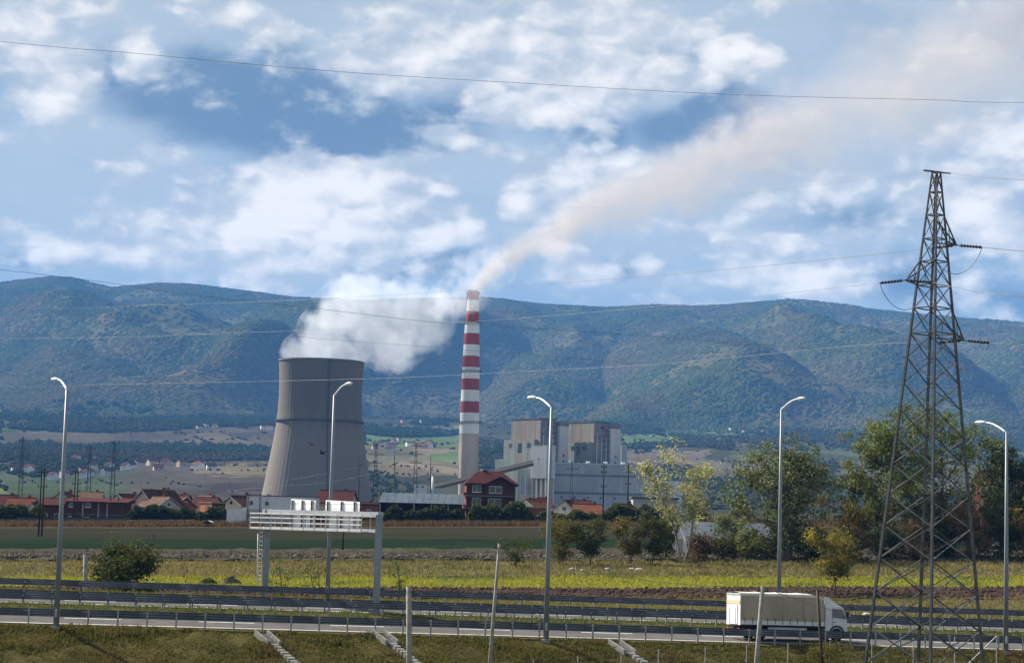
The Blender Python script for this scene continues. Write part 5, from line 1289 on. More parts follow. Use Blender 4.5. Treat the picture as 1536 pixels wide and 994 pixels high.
# ---------------------------------------------------------------- far villages
FARWALL = [M['plaster'], M['cream'], M['pinkp'], M['white']]; FARROOF = [M['tile'], M['otile'], M['dtile'], M['tile']]
def far_house_mesh(w, d, h, r):
    wl = MB().add([(-w / 2, 0, -3), (w / 2, 0, -3), (w / 2, d, -3), (-w / 2, d, -3), (-w / 2, 0, h), (w / 2, 0, h), (w / 2, d, h), (-w / 2, d, h), (-w / 2, d / 2, h + r), (w / 2, d / 2, h + r)],
                  [(0, 3, 2, 1), (0, 1, 5, 4), (2, 3, 7, 6), (1, 2, 6, 9, 5), (3, 0, 4, 8, 7), (4, 5, 9, 8), (6, 7, 8, 9)])
    k = r / (d / 2); rf = MB()
    for y0, s2 in ((0, -1), (d, 1)):
        p = [(-w / 2 - .6, y0 + s2 * .7, h - k * .7), (w / 2 + .6, y0 + s2 * .7, h - k * .7), (w / 2 + .6, d / 2, h + r), (-w / 2 - .6, d / 2, h + r)]
        rf.hexa([(a, b_, c + .02) for a, b_, c in p], [(a, b_, c + .4) for a, b_, c in p])
    return wl, rf
FH = {}
for i in range(4):
    for j in range(4):
        w, d, h, r = ((10, 9, 6, 3.4), (12, 9, 4.5, 3.6), (9, 10, 7, 3.0), (14, 10, 6, 3.2))[i]
        a, c = far_house_mesh(w, d, h, r); FH[i, j] = (a.mesh('wall', FARWALL[(i + j) % 4]), c.mesh('roof', FARROOF[j]))
_w = MB().box(-.8, .8, -.25, -.02, 0, 1.3).mesh('window', M['glass'])
def far_village(spots, label, group):
    for k, (px, py) in enumerate(spots):
        Ys = np.geomspace(1300, 6500, 400); X = (px - 768) / FPX * Ys; z = H(X, Ys); qx, qy = proj(X, Ys, z); i = int(np.argmin(np.abs(qy - py)))
        g = ong(px, Ys[i]); root = empty('village_house', g, random.choice((-40, -25, 20, 38, 60)) * math.pi / 180); tag(root, label, 'house', group)
        a, c = FH[random.randrange(4), random.randrange(4)]; wl = link('wall', a, root); link('roof', c, root)
        for x in (-2.6, 2.4): link('window', _w, wl, (x, 0, 2.2))
far_village([(25, 706), (37, 708), (46, 707)], 'small pale house at the copse edge beyond the orange roof', 'houses at the copse edge')
far_village([(75, 719), (98, 716), (122, 716), (136, 714), (162, 713)], 'small house on the lower lane of the far village above the brick building', 'lower lane of the far village')
far_village([(110, 690), (150, 690)], 'reddish house set back among the trees above the far village', 'houses set back above the far village')
far_village([(128, 709), (143, 706), (160, 702), (184, 705), (200, 701), (212, 700)], 'small pale house with red roof in the far village row below the copse', 'middle row of the far village')
far_village([(231, 698), (238, 705), (246, 698), (254, 697)], 'white house with red roof in the cluster uphill of the pinkish gabled house', 'white cluster of the far village')
far_village([(274, 700)], 'white house standing alone past the end of the far village', 'outlying far houses')
far_village([(292, 703), (318, 704)], 'tiny pale farmhouse by the tan field strip beside the cooling tower', 'outlying far houses')
far_village([(545, 627), (612, 631), (620, 630), (628, 633), (634, 634), (640, 637), (606, 634), (660, 650), (668, 650), (676, 651)], 'tiny red-roofed house at the mountain foot between tower and smokestack', 'houses at the mountain foot beside the smokestack')
far_village([(570, 668), (577, 667), (586, 671), (594, 666), (600, 662), (616, 669), (624, 670), (632, 672), (640, 671), (563, 673), (582, 677), (648, 668)], 'small house in the hamlet among fields beside the cooling tower', 'houses of the hamlet beside the cooling tower')
far_village([(722, 661), (730, 660), (738, 662), (745, 664), (752, 662)], 'tiny pale house between the smokestack and the boiler house', 'houses between smokestack and boiler house')
far_village([(300, 642), (310, 640), (320, 641), (395, 643), (402, 645), (38, 640)], 'tiny red-roofed house by the track at the wooded mountain foot', 'houses by the track below the wooded mountain')
far_village([(1098, 645), (1114, 647), (1118, 649), (1128, 649), (1148, 650), (1170, 651), (1082, 662), (1110, 668), (1196, 656), (1190, 657), (1210, 655), (1230, 657)], 'tiny red and white house at the mountain foot above the silvery tree', 'houses at the mountain foot above the silvery tree')
# ---------------------------------------------------------------- trees and bushes
def leaves_mesh(name, C, size, m, out=None):
    n = len(C); a = RNG.normal(0, 1, (n, 3)); nn = RNG.normal(0, 1, (n, 3))
    if out is not None:
        o_ = out / (np.linalg.norm(out, axis=1)[:, None] + 1e-6); nn = o_ * 1.7 + nn * .75; a = np.cross(nn, a)
    a /= np.linalg.norm(a, axis=1)[:, None]
    b_ = np.cross(a, nn); b_ /= np.linalg.norm(b_, axis=1)[:, None]
    s_ = (size * RNG.uniform(.55, 1.35, n))[:, None]
    V = np.stack([C - a * s_, C + b_ * s_ * .55, C + a * s_, C - b_ * s_ * .55], 1).reshape(-1, 3)
    F = np.arange(n * 4).reshape(-1, 4)
    return np_mesh(name, V, F, m)
def tree(name, label, px, Y, top, wpx, leaf, bark='bark', nleaf=5000, lsize=.22, tf=.28, multi=1, lean=0.0, cat='tree', group=None, clump=.16, nl=11, base=None, trunk_r=None, flat=1.0, shift=0.0):
    g = base if base is not None else ong(px, Y)
    h = P(px, top, Y).z - g.z; Rr = wpx / 2 * Y / FPX
    root = empty(name, g); tag(root, label, cat, group)
    zc = (tf * .9 + 1) / 2 * h; hz = (1 - tf * .9) / 2 * h
    tr = trunk_r or max(.05, h * .018); wood = MB(); C = []; Wt = []
    for s_ in range(multi):
        off = Vector((random.uniform(-.3, .3), random.uniform(-.3, .3), 0)) * (0 if multi == 1 else 1)
        tilt = Vector((lean + (random.uniform(-.35, .35) if multi > 1 else random.uniform(-.05, .05)), random.uniform(-.2, .2) if multi > 1 else 0, 1))
        th = h * random.uniform(.72, .88)
        pts = [off + Vector((tilt.x * z + .04 * h * math.sin(z / h * 5 + s_), tilt.y * z + .03 * h * math.sin(z / h * 4 + 2 * s_), z)) for z in np.linspace(-.3, th, 8)]
        wood.tube(pts, [tr * (1 - .82 * i / 7) / (1 if multi == 1 else 1.5) for i in range(8)], 7)
        k = max(4, nl // multi)
        for i in range(k):
            f = tf * .8 + (.93 - tf * .8) * (i + random.random() * .8) / k; f = min(f, .97)
            j = f * 7; i0 = min(int(j), 6); st = pts[i0].lerp(pts[i0 + 1], j - i0)
            az = i * 2.4 + s_ * 1.3 + random.uniform(-.5, .5); el = random.uniform(.15, .95)
            d = Vector((math.cos(az) * math.cos(el), math.sin(az) * math.cos(el), math.sin(el)))
            # reach to the crown outline
            rr = random.uniform(.70, 1.02); e = None
            for L in np.linspace(.05, 1.6, 40):
                q = st + d * (L * max(Rr, hz)); 
                if ((q.x - shift * Rr) / Rr) ** 2 + (q.y / (Rr * flat)) ** 2 + ((q.z - zc) / hz) ** 2 > rr ** 2: break
                e = q
            if e is None: e = st + d * .15 * Rr
            mid = st.lerp(e, .5) + Vector((0, 0, -.06 * (e - st).length)) + Vector((random.uniform(-.1, .1), random.uniform(-.1, .1), 0)) * Rr * .4
            r0 = tr * .42 * (1 - f * .55)
            wood.tube([st, mid, e], [r0, r0 * .6, r0 * .18], 5)
            for q, wt in ((e, 1.3), (mid.lerp(e, .5), .8)): C.append(q); Wt.append(wt * random.uniform(.3, 1.5))
            for _ in range(4):
                u = random.uniform(.35, 1.0); b0 = mid.lerp(e, u * 2 - 1) if u > .5 else st.lerp(mid, u * 2)
                dd = Vector((random.gauss(0, 1), random.gauss(0, 1), random.gauss(.25, .8))); dd.normalize(); e2 = b0 + dd * Rr * random.uniform(.16, .40)
                wood.tube([b0, b0.lerp(e2, .5) + Vector((0, 0, .03 * Rr)), e2], [r0 * .4, r0 * .25, r0 * .1], 4)
                C.append(e2); Wt.append(random.uniform(.2, 1.3))
    wood.build('trunk', bark, root, True)
    C = np.array([tuple(c) for c in C]); Wt = np.array(Wt) / sum(Wt)
    idx = RNG.choice(len(C), nleaf, p=Wt)
    sg = clump * Rr * RNG.uniform(.5, 1.25, len(C))
    L = C[idx] + RNG.normal(0, 1, (nleaf, 3)) * sg[idx][:, None] * np.array([1, 1, .72])
    L[:, 2] = np.maximum(L[:, 2], .1)
    ctr = np.array([0, 0, zc]); link('crown', leaves_mesh('crown', L, lsize, M[leaf], (L - C[idx]) / (sg[idx][:, None] + 1e-6) * .8 + (L - ctr) / max(Rr, hz)), root)
    return root
def bush(label, px, Y, top, wpx, leaf, nleaf=2500, lsize=.18, name='bush', cat='bush', group=None, base=None, **k):
    return tree(name, label, px, Y, top, wpx, leaf, 'bark', nleaf, lsize, .04, 4, 0, cat, group, .20, 14, base, **k)

# beside the motorway
bush('big dark green round bush behind the guardrail', 188, 196, 806, 104, 'leaf_dark', 15000, .17)
tree('sapling', 'thin green sapling beside the gantry ladder', 415, 205, 822, 44, 'leaf_green', nleaf=650, lsize=.11, tf=.35, nl=8)
tree('sapling', 'sparse yellowish sapling behind the gantry, next to the lamp post', 470, 208, 826, 50, 'leaf_olive', nleaf=330, lsize=.11, tf=.35, nl=9, multi=2)
tree('sapling', 'slender young tree standing alone beyond the gantry post', 594, 212, 815, 44, 'leaf_green', nleaf=520, lsize=.11, tf=.35, nl=8)
tree('shrub', 'bare leafless shrub near the round bush', 276, 202, 840, 26, 'leaf_brown', nleaf=25, lsize=.08, tf=.3, nl=8, cat='shrub')
tree('sapling', 'small green shoot by the bare shrub', 258, 202, 858, 12, 'leaf_green', nleaf=120, lsize=.08, tf=.3, nl=6, cat='shrub')
bush('olive bush at the foot of the bank before the truck', 1247, 134, 958, 66, 'leaf_olive', 3200, .07, base=P(1247, 1012, 134))
tree('tree', 'small yellow leaved tree behind the truck cab', 1246, 232, 795, 104, 'leaf_yellow', nleaf=5200, lsize=.15, tf=.50, nl=14, multi=2)
# on the meadow edge
tree('tree', 'small many-stemmed tree left of the orchard pair'.replace('left of', 'apart from'), 772, 292, 804, 50, 'leaf_dark', nleaf=1200, lsize=.15, tf=.38, multi=3, nl=12)
tree('tree', 'olive brown tree with open crown behind the centre lamp post', 838, 296, 778, 74, 'leaf_olive', nleaf=3400, lsize=.17, tf=.42, multi=3, nl=15)
tree('tree', 'dense olive green tree next to the open brown one', 884, 296, 775, 66, 'leaf_dark', nleaf=3800, lsize=.18, tf=.42, multi=2, nl=14)
tree('tree', 'round olive tree, first of the group before the pale poplar', 944, 300, 772, 60, 'leaf_olive', nleaf=3200, lsize=.19, tf=.42, multi=2, nl=13)
tree('tree', 'dark olive tree in the middle of the group before the pale poplar', 975, 298, 770, 62, 'leaf_dark', nleaf=3600, lsize=.19, tf=.42, multi=2, nl=14)
tree('tree', 'dark green tree closest beside the pale poplar trunk'.replace('closest beside', 'right against').replace('right against', 'touching'), 996, 309, 780, 44, 'leaf_dark', nleaf=2600, lsize=.19, tf=.42, nl=12)
tree('poplar', 'tall pale yellow poplar with whitish trunk before the turbine hall', 1021, 304, 657, 116, 'leaf_pale', 'palebark', 5200, .20, .50, 2, 0, clump=.11, nl=32, trunk_r=.32, flat=.8)
tree('poplar', 'broad silvery green poplar with several stems behind the lamp post', 1178, 312, 662, 205, 'leaf_silver', 'palebark', 14500, .27, .20, 4, 0, clump=.085, nl=40, trunk_r=.42, flat=.6)
tree('poplar', 'big green poplar behind the pylon with a long bare side limb', 1392, 318, 588, 225, 'leaf_green', 'bark', 13500, .27, .25, 3, 0, clump=.085, nl=40, trunk_r=.5, flat=.6)
tree('poplar', 'leaning green poplar branch clump beside the broad silvery poplar', 1316, 322, 640, 96, 'leaf_green', 'bark', 3600, .25, .45, 1, -.10, clump=.16, nl=12, trunk_r=.28)
tree('tree', 'very dark dense tree beside the last lamp post', 1508, 330, 648, 118, 'leaf_deep', nleaf=8200, lsize=.30, tf=.15, multi=2, nl=20, flat=.7)
tree('tree', 'dark green tree filling the gap between the two big poplars', 1288, 338, 700, 70, 'leaf_deep', nleaf=3800, lsize=.26, tf=.15, multi=2, nl=14)
tree('tree', 'rusty orange autumn tree behind the pylon legs', 1422, 318, 738, 70, 'leaf_orange', nleaf=3200, lsize=.22, tf=.18, multi=2, nl=14)
tree('tree', 'golden yellow tree at the picture edge under the brown roof', 1548, 315, 720, 60, 'leaf_yellow', nleaf=2400, lsize=.22, tf=.2, multi=2, nl=12)
tree('tree', 'orange tipped tree between the dark tree and the yellow small tree', 1312, 326, 752, 56, 'leaf_orange', nleaf=2200, lsize=.22, tf=.2, multi=2, nl=12)
UG = 'undergrowth along the meadow edge'
for k, (px, Y, top, w, lf, lab) in enumerate([
    (1052, 312, 800, 50, 'leaf_brown', 'brown bush at the foot of the pale poplar'), (1086, 316, 806, 60, 'leaf_dark', 'dark bush before the pale barn roof'),
    (1122, 314, 802, 56, 'leaf_green', 'green bush below the broad silvery poplar'), (1152, 318, 808, 48, 'leaf_olive', 'olive bush beside the silvery poplar stems'),
    (1216, 312, 792, 66, 'leaf_deep', 'dark bush behind the yellow small tree'), (1284, 310, 790, 60, 'leaf_brown', 'brown thicket beyond the truck cab'),
    (1330, 314, 786, 64, 'leaf_deep', 'dark green thicket at the pylon foot side facing the truck'), (1372, 312, 780, 62, 'leaf_brown', 'brown thicket seen through the pylon legs'),
    (1412, 316, 772, 66, 'leaf_deep', 'deep green thicket behind the pylon legs'), (1456, 312, 770, 66, 'leaf_brown', 'brown thicket between pylon and last lamp post'),
    (1500, 314, 760, 70, 'leaf_deep', 'deep green thicket at the foot of the last lamp post'), (1546, 312, 766, 66, 'leaf_orange', 'orange brown thicket at the picture edge'),
    (1254, 326, 730, 80, 'leaf_olive', 'olive bush rising behind the yellow small tree'), (1350, 328, 740, 70, 'leaf_dark', 'tall dark bush behind the pylon'),
    (1470, 326, 722, 80, 'leaf_deep', 'tall deep green bush before the brown-roofed house'), (1100, 330, 745, 60, 'leaf_silver', 'grey green bush above the barn roof'),
    (1060, 345, 752, 48, 'leaf_brown', 'reddish brown bush behind the barn')]):
    bush(lab, px, Y, top, w, lf, 3000, .21, 'thicket', 'bush', UG)
# hedges before the village
def hedge(label, x0, x1, Y, top, leaf, n=5000, size=.36, depth=3.0):
    n = int(n * 2)
    g = ong((x0 + x1) / 2, Y); root = empty('hedge', g); tag(root, label, 'hedge', 'hedges before the village')
    W = (x1 - x0) * Y / FPX; h = P((x0 + x1) / 2, top - 3, Y).z - g.z
    x = RNG.uniform(-W / 2, W / 2, n); y = RNG.normal(0, depth / 2.5, n); pr = .65 + .95 * fbm(x / 2.2, np.zeros(n) + x0, 3, int(x0) + 5)
    z = h * pr * RNG.random(n) ** .6 * np.clip(1.1 - (np.abs(x) / (W / 2)) ** 6, .2, 1)
    gz = H(x + g.x, np.full(n, g.y)) - g.z
    link('foliage', leaves_mesh('foliage', np.stack([x, y, z + gz], 1), size, M[leaf]), root)
    st = MB()
    for k in range(max(4, int(W / 1.5))):
        xx = -W / 2 + W * (k + .5) / max(4, int(W / 1.5)); z0 = float(H(np.array([xx + g.x]), np.array([g.y]))[0]) - g.z
        st.tube([(xx, 0, z0 - .2), (xx + random.uniform(-.3, .3), random.uniform(-.3, .3), z0 + h * .6)], [.07, .03], 5)
    st.build('stem', 'bark', root)
hedge('dark garden hedge in front of the pinkish gabled house', 186, 296, 496, 765, 'leaf_deep', 5500)
hedge('dark hedge clump round the white arched shelter', 294, 342, 494, 768, 'leaf_deep', 2200)
hedge('dark hedge under the open-fronted shed', 566, 700, 492, 769, 'leaf_deep', 5500)
hedge('dark hedge in front of the three-storey red house', 698, 802, 488, 764, 'leaf_dark', 5200)
hedge('low hedge before the houses below the turbine hall', 800, 900, 486, 772, 'leaf_dark', 3800)
hedge('garden trees before the dark grey flat building', 898, 1010, 484, 766, 'leaf_dark', 5200)
hedge('garden bushes before the orange-roofed house', -10, 70, 498, 768, 'leaf_dark', 3000)
hedge('hedge along the white hall plinth', 345, 570, 490, 778, 'leaf_deep', 4500)
for px, top in ((318, 770), (301, 772), (855, 749), (870, 763), (905, 764)):
    tree('conifer' if px < 400 else 'garden_tree', {318: 'small dark garden tree right beside the arched shelter'.replace('right beside', 'rising over'), 301: 'small dark garden tree before the orange block cube', 855: 'dark garden tree peeping over the maroon roof', 870: 'garden tree before the orange roof', 905: 'garden tree by the first double pole'}[px], px, 500 if px != 855 else 560, top, 14 if px != 855 else 20, 'leaf_deep', nleaf=700, lsize=.25, tf=.12, nl=8)

# ---------------------------------------------------------------- poles
def concrete_pole(label, px_t, py_t, px_b, Y, r0, r1, m='concrete', name='concrete_pole', z_b=None, fit='insul'):
    top = P(px_t, py_t, Y); g = ong(px_b, Y) if z_b is None else Vector((P(px_b, 990, Y).x, Y, z_b))
    x_b = P(px_b, 990, Y).x; slope = (top.x - x_b) / (top.z - P(px_b, 990, Y).z); bx = top.x - slope * (top.z - g.z)
    root = empty(name, (bx, Y, g.z)); tag(root, label, 'pole', 'poles beside the motorway')
    d = top - root.location
    MB().tube([(0, 0, -.4), d * .5, d], [r0, (r0 + r1) / 2, r1], 10).build('shaft', m, root, True)
    if fit:
        MB().bar(d + Vector((-.35, 0, -.25)), d + Vector((.35, 0, -.25)), .07).build('crossbar', 'darksteel', root)
        for s_ in (-.22, .28): MB().lathe([(.02, 0), (.05, .04), (.03, .08), (.05, .12), (.02, .18)], 8).build('insulator', fit, root).location = d + Vector((s_, 0, -.21))
    return root
concrete_pole('thick round concrete pole cut off by the lower picture edge, over the drain chute', 613, 880, 614, 116, .17, .155)
concrete_pole('slanting slim concrete pole between the thick pole and the lamp post', 749, 815, 735, 118, .13, .085)
concrete_pole('slanting concrete pole in front of the truck', 1144, 879, 1135, 114, .15, .12)
concrete_pole('rusty dark steel pole in front of the truck cab', 1226, 884, 1233, 133, .10, .085, 'rust', 'steel_pole', 1.2, None)
concrete_pole('short pale concrete post beside the dark round bush', 128, 831, 128, 178, .21, .19, fit=None, name='concrete_post')
concrete_pole('thin white marker mast beside the gantry ladder', 387, 800, 384, 215, .06, .05, 'white', 'marker_mast', fit=None)
def wood_pole(label, px, top, Y, twin=True, arms=()):
    g = ong(px, Y); root = empty('wooden_pole', g); tag(root, label, 'pole', 'dark wooden line poles'); h = P(px, top, Y).z - g.z
    gap = 5 * Y / FPX if twin else 0
    for s_ in ((-.5, .5) if twin else (0,)): MB().tube([(s_ * gap, 0, -.3), (s_ * gap * .8, 0, h)], [.19, .13], 7).build('pole', 'wood', root, True)
    for f in arms:
        z = h * f; MB().bar((-gap * .5 - .7, 0, z), (gap * .5 + .7, 0, z), .16).build('crossbar', 'wood', root)
        for s_ in (-1, 1): MB().lathe([(.05, 0), (.12, .1), (.06, .2), (.12, .3), (.04, .4)], 6).build('insulator', 'insul', root).location = (s_ * (gap * .5 + .55), 0, z + .08)
wood_pole('tall twin wooden pole between the orange roof and the first lamp post', 60, 700, 410, True, (.92, .72))
wood_pole('tall twin wooden pole over the brick building roof', 112, 703, 500, True, (.95, .72, .5))
wood_pole('single dark wooden pole in the green field, below the sign gantry', 514, 790, 345, False)
wood_pole('tall dark wooden pole in front of the turbine hall, closer to the orange roof', 904, 694, 480, False, (.93, .85, .62))
wood_pole('tall dark wooden pole in front of the turbine hall, next to the pale poplar', 941, 694, 485, False, (.93, .85, .66))
def mast(label, px, top, Y, w=3.2, arms=3):
    g = ong(px, Y); root = empty('lattice_mast', g); tag(root, label, 'pylon', 'far lattice masts'); h = P(px, top, Y).z - g.z
    def nd(k, z): r = (w / 2) * (1 - z / h) + .35; a = math.pi / 4 + k * math.pi / 2; return Vector((r * math.cos(a), r * math.sin(a), z))
    for k in range(4): MB().bar(nd(k, 0), nd(k, h), .17).build('leg', 'darksteel', root)
    n = 9
    for i in range(n):
        for k in range(4): MB().bar(nd(k, h * i / n), nd(k + 1, h * (i + 1) / n), .10).build('brace', 'darksteel', root)
    for i in range(arms):
        z = h * (1 - .04 - .11 * i); L = (2.6, 3.6, 3.0)[i % 3]
        MB().bar((-L, 0, z), (L, 0, z), .24).build('cross_arm', 'darksteel', root)
        for s_ in (-1, 1): MB().bar((s_ * L, 0, z), (0, 0, z + 1.2), .14).build('arm_stay', 'darksteel', root)
mast('far lattice mast beyond the orange roof', 29, 655, 1100); mast('far lattice mast above the brick building, first of two', 131, 668, 1000); mast('far lattice mast above the brick building, second of two', 167, 660, 1000)
mast('lattice mast against the cooling tower edge beside the shed', 561, 664, 900); mast('lattice mast between the cooling tower and the smokestack', 621, 664, 950); mast('lattice mast before the turbine hall below the white head tower', 856, 690, 1100, 2.4, 2)
mast('faint far mast on the wooded mountain foot above the village', 196, 615, 3600, 6, 2)
def rod(label, px, top, bot, Y):
    a = P(px, top, Y); g = ong(px, Y); root = empty('switchyard_rod', g); tag(root, label, 'mast', 'switchyard masts by the cooling tower')
    d = a - g; MB().tube([(0, 0, -.3), d * .6, d], [.30, .22, .07], 6).build('shaft', 'darksteel', root); MB().box(-.7, .7, -.12, .12, d.z * .82, d.z * .82 + .25).build('bracket', 'darksteel', root)
rod('thin dark switchyard mast before the cooling tower flank', 538, 680, 702, 620); rod('thin dark switchyard mast beside the cooling tower, over the tan fields', 592, 675, 705, 700); rod('thin dark switchyard mast beside the smokestack', 646, 683, 707, 700)

# ---------------------------------------------------------------- drain chutes on the bank
def chute(label, px, n_top=-1.6, steps=14):
    t = rt(px, n_top); root = empty('drain_chute', RP(t, n_top, 0)); tag(root, label, 'drain chute', 'concrete drain chutes on the bank')
    def bp(n, off, dz):   # down the bank, drifting along the road
        n2 = n_top - n; tt = t + off + n * .42
        q = RP(tt, n2); z = RO.z + RSL * tt + sup(-.9) - .02 + (n2 + .9) * .36 + dz; return Vector((q.x, q.y, z)) - root.location
    # flared inlet of two cheeks and a floor
    for s_ in (-1, 1):
        a, c = bp(0, s_ * .36, .05), bp(1.7, s_ * .34, .05); up = Vector((0, 0, .42)); w = Vector((s_ * .14, 0, 0))
        MB().hexa([a, a + w, c + w, c], [a + up, a + w + up, c + w + up, c + up]).build('inlet_cheek', 'wetconc', root)
    MB().hexa([bp(0, -.35, .0), bp(0, .35, .0), bp(1.7, .33, .0), bp(1.7, -.33, .0)], [bp(0, -.35, .22), bp(0, .35, .22), bp(1.7, .33, .18), bp(1.7, -.33, .18)]).build('inlet_floor', 'dconc', root)
    for k in range(steps):
        n0 = 1.75 + k * .42
        a, c, d, e = bp(n0, -.23, .02), bp(n0, .23, .02), bp(n0 + .25, .23, .02), bp(n0 + .25, -.23, .02); up = Vector((0, 0, .30 + .02 * (k % 2)))
        MB().hexa([a, c, d, e], [a + up, c + up, d + up, e + up]).build('chute_block', 'wetconc', root)
        MB().hexa([bp(n0 + .275, -.22, .02), bp(n0 + .275, .22, .02), bp(n0 + .415, .22, .02), bp(n0 + .415, -.22, .02)], [bp(n0 + .275, -.22, .10), bp(n0 + .275, .22, .10), bp(n0 + .415, .22, .10), bp(n0 + .415, -.22, .10)]).build('joint', 'dconc', root)
chute('concrete drain chute with wide inlet between the first lamp post and the thick pole', 392)
chute('concrete drain chute running down behind the thick concrete pole', 568, -1.0)
chute('concrete drain chute with wide inlet between the centre lamp post and the truck', 922)

# ---------------------------------------------------------------- bank fence
def bank_fence():
    tops = [(735, 993), (800, 988), (867, 984), (932, 979), (988, 974), (1058, 971), (1120, 968), (1182, 965), (1245, 962), (1308, 959), (1370, 957), (1432, 955), (1495, 952)]
    base = P(1058, 1000, 133); root = empty('wire_fence', (base.x, base.y, 0)); tag(root, 'thin wire fence on steel posts along the foot of the bank', 'fence')
    q = [P(a, b_ - 1, 134.5 + (a - 735) * .006) - root.location for a, b_ in tops]
    for p in q: MB().tube([(p.x, p.y, p.z - 2.3), (p.x, p.y, p.z)], .030, 6).build('post', 'galv', root)
    for dz in (-.08, -.45, -.85, -1.25):
        for a, c in zip(q[:-1], q[1:]): MB().tube([a + Vector((0, 0, dz)), c + Vector((0, 0, dz))], .003, 4).build('strand', 'galv', root)
    MB().bar(q[-1] + Vector((0, 0, -.1)), q[-1] + Vector((-2.0, -.3, -2.0)), .05).build('stay', 'galv', root)
bank_fence()

# ---------------------------------------------------------------- odds and ends
def mound(label, px, Y, w, h, m, name='soil_mound', seed=1):
    g = ong(px, Y); root = empty(name, g); tag(root, label, 'mound', None); V = []; nr, nc = 9, 24
    for i in range(nr):
        for j in range(nc):
            r = i / (nr - 1); a = 2 * math.pi * j / nc; z = h * (1 - r ** 1.6) * (0.75 + .5 * float(vnoise(3 * math.cos(a) * r + 5, 3 * math.sin(a) * r + 5, seed)))
            V.append((w / 2 * r * math.cos(a), w / 3 * r * math.sin(a), z - .1))
    F = [(i * nc + j, i * nc + (j + 1) % nc, (i + 1) * nc + (j + 1) % nc, (i + 1) * nc + j) for i in range(nr - 1) for j in range(nc)]
    link('heap', np_mesh('heap', V, F, m, True), root); return root
mound('low mound overgrown with dark green weeds near the bare shrub', 312, 250, 3.6, 1.15, mat('weedy_heap', (.035, .05, .018), (.05, .06, .022), 1.5, 1, bump=.15), 'weedy_mound', 3)
m_ = mound('grey earth mound with a pale slab on top near the gantry', 347, 250, 3.3, 1.3, mat('grey_earth', (.11, .09, .075), (.07, .06, .05), 1.5, 1, bump=.15), 'soil_mound', 5)
MB().hexa([(-1.1, -.3, .75), (.1, -.3, 1.22), (.1, .3, 1.22), (-1.1, .3, .75)], [(-1.1, -.3, .9), (.1, -.3, 1.36), (.1, .3, 1.36), (-1.1, .3, .9)]).build('slab', 'concrete', m_)
def rock(label, p, s_, seed):
    bm = bmesh.new(); bmesh.ops.create_icosphere(bm, subdivisions=2, radius=1)
    for v in bm.verts:
        n = float(vnoise(v.co.x * 1.6 + seed * 3.1, v.co.y * 1.6 + v.co.z * 1.3, seed)); v.co = Vector((v.co.x * s_ * 1.3, v.co.y * s_, v.co.z * s_ * .7)) * (.65 + .7 * n)
    me = bpy.data.meshes.new('rock'); bm.to_mesh(me); bm.free(); me.materials.append(M['stone']); o = link('rock', me, None, p); tag(o, label, 'rock', 'pale rocks by the motorway'); return o
for k, (px, Y) in enumerate(((858, 284), (876, 283), (912, 285), (948, 286), (957, 284))):
    rock('pale rock lying on the dry meadow below the olive trees', ong(px, Y) + Vector((0, 0, .15)), random.uniform(.35, .6), k + 1)
tn = rt(604, 31)
for k in range(9):
    q = RP(rt(592 + k * 4, 31.0), 31.0); rock('pale rock of the heap behind the thick concrete pole', Vector((q.x, q.y, q.z - .55 + (.25 if k % 3 == 1 else 0))), random.uniform(.22, .36), 20 + k)
rock('pale boulder behind the far guardrail past the truck', RP(rt(1300, 31.5), 31.5, -.1), .55, 41)
def bird(label, px, py, Y, span, tilt, flap, yaw):
    o = empty('bird', P(px, py, Y)); o.rotation_euler = (tilt, .2, yaw); tag(o, label, 'bird', 'black birds before the cooling tower'); s_ = span / 2
    V = []; F = []
    def ell(cx, L, r, n=8, k=6):
        base = len(V)
        for i in range(k):
            f = i / (k - 1); x = cx + L * (f - .5); rr = r * max(.12, math.sin(math.pi * (.08 + .86 * f))) 
            for j in range(n): a = 2 * math.pi * j / n; V.append((x, rr * math.cos(a), rr * math.sin(a)))
        for i in range(k - 1):
            for j in range(n): F.append((base + i * n + j, base + i * n + (j + 1) % n, base + (i + 1) * n + (j + 1) % n, base + (i + 1) * n + j))
    ell(0, s_ * 1.1, s_ * .17); ell(s_ * .55, s_ * .34, s_ * .10)
    b0 = len(V)
    for sg in (-1, 1):
        b0 = len(V)
        for f, ch in ((0, .30), (.45, .34), (1.0, .06)):
            y = sg * s_ * f; z = flap * s_ * (f if f < .5 else .45 + (f - .45) * .5); x = -.12 * s_ * f
            for c_, dz in ((.5, 0), (-.5, .0), (0, .03)): V.append((x + ch * s_ * c_ * 1.6, y, z + dz * s_))
        for i in range(2):
            a = b0 + i * 3; F += [(a, a + 3, a + 5, a + 2), (a + 2, a + 5, a + 4, a + 1), (a, a + 1, a + 4, a + 3)]
    b0 = len(V); V += [(-s_ * .5, -.05 * s_, 0), (-s_ * .5, .05 * s_, 0), (-s_ * .95, .17 * s_, .01), (-s_ * .95, -.17 * s_, .01), (-s_ * .5, 0, .05 * s_)]; F += [(b0, b0 + 1, b0 + 2, b0 + 3), (b0 + 4, b0 + 3, b0 + 2)]
    me = bpy.data.meshes.new('bird_body'); me.from_pydata(V, [], F); me.materials.append(M['bird']); link('body', me, o)
bird('black bird flying before the cooling tower, the higher and smaller one', 467, 667, 240, .9, .5, .5, 2.2)
bird('black bird with raised wings before the cooling tower, the lower and larger one', 483, 680, 230, 1.2, .3, .9, .8)
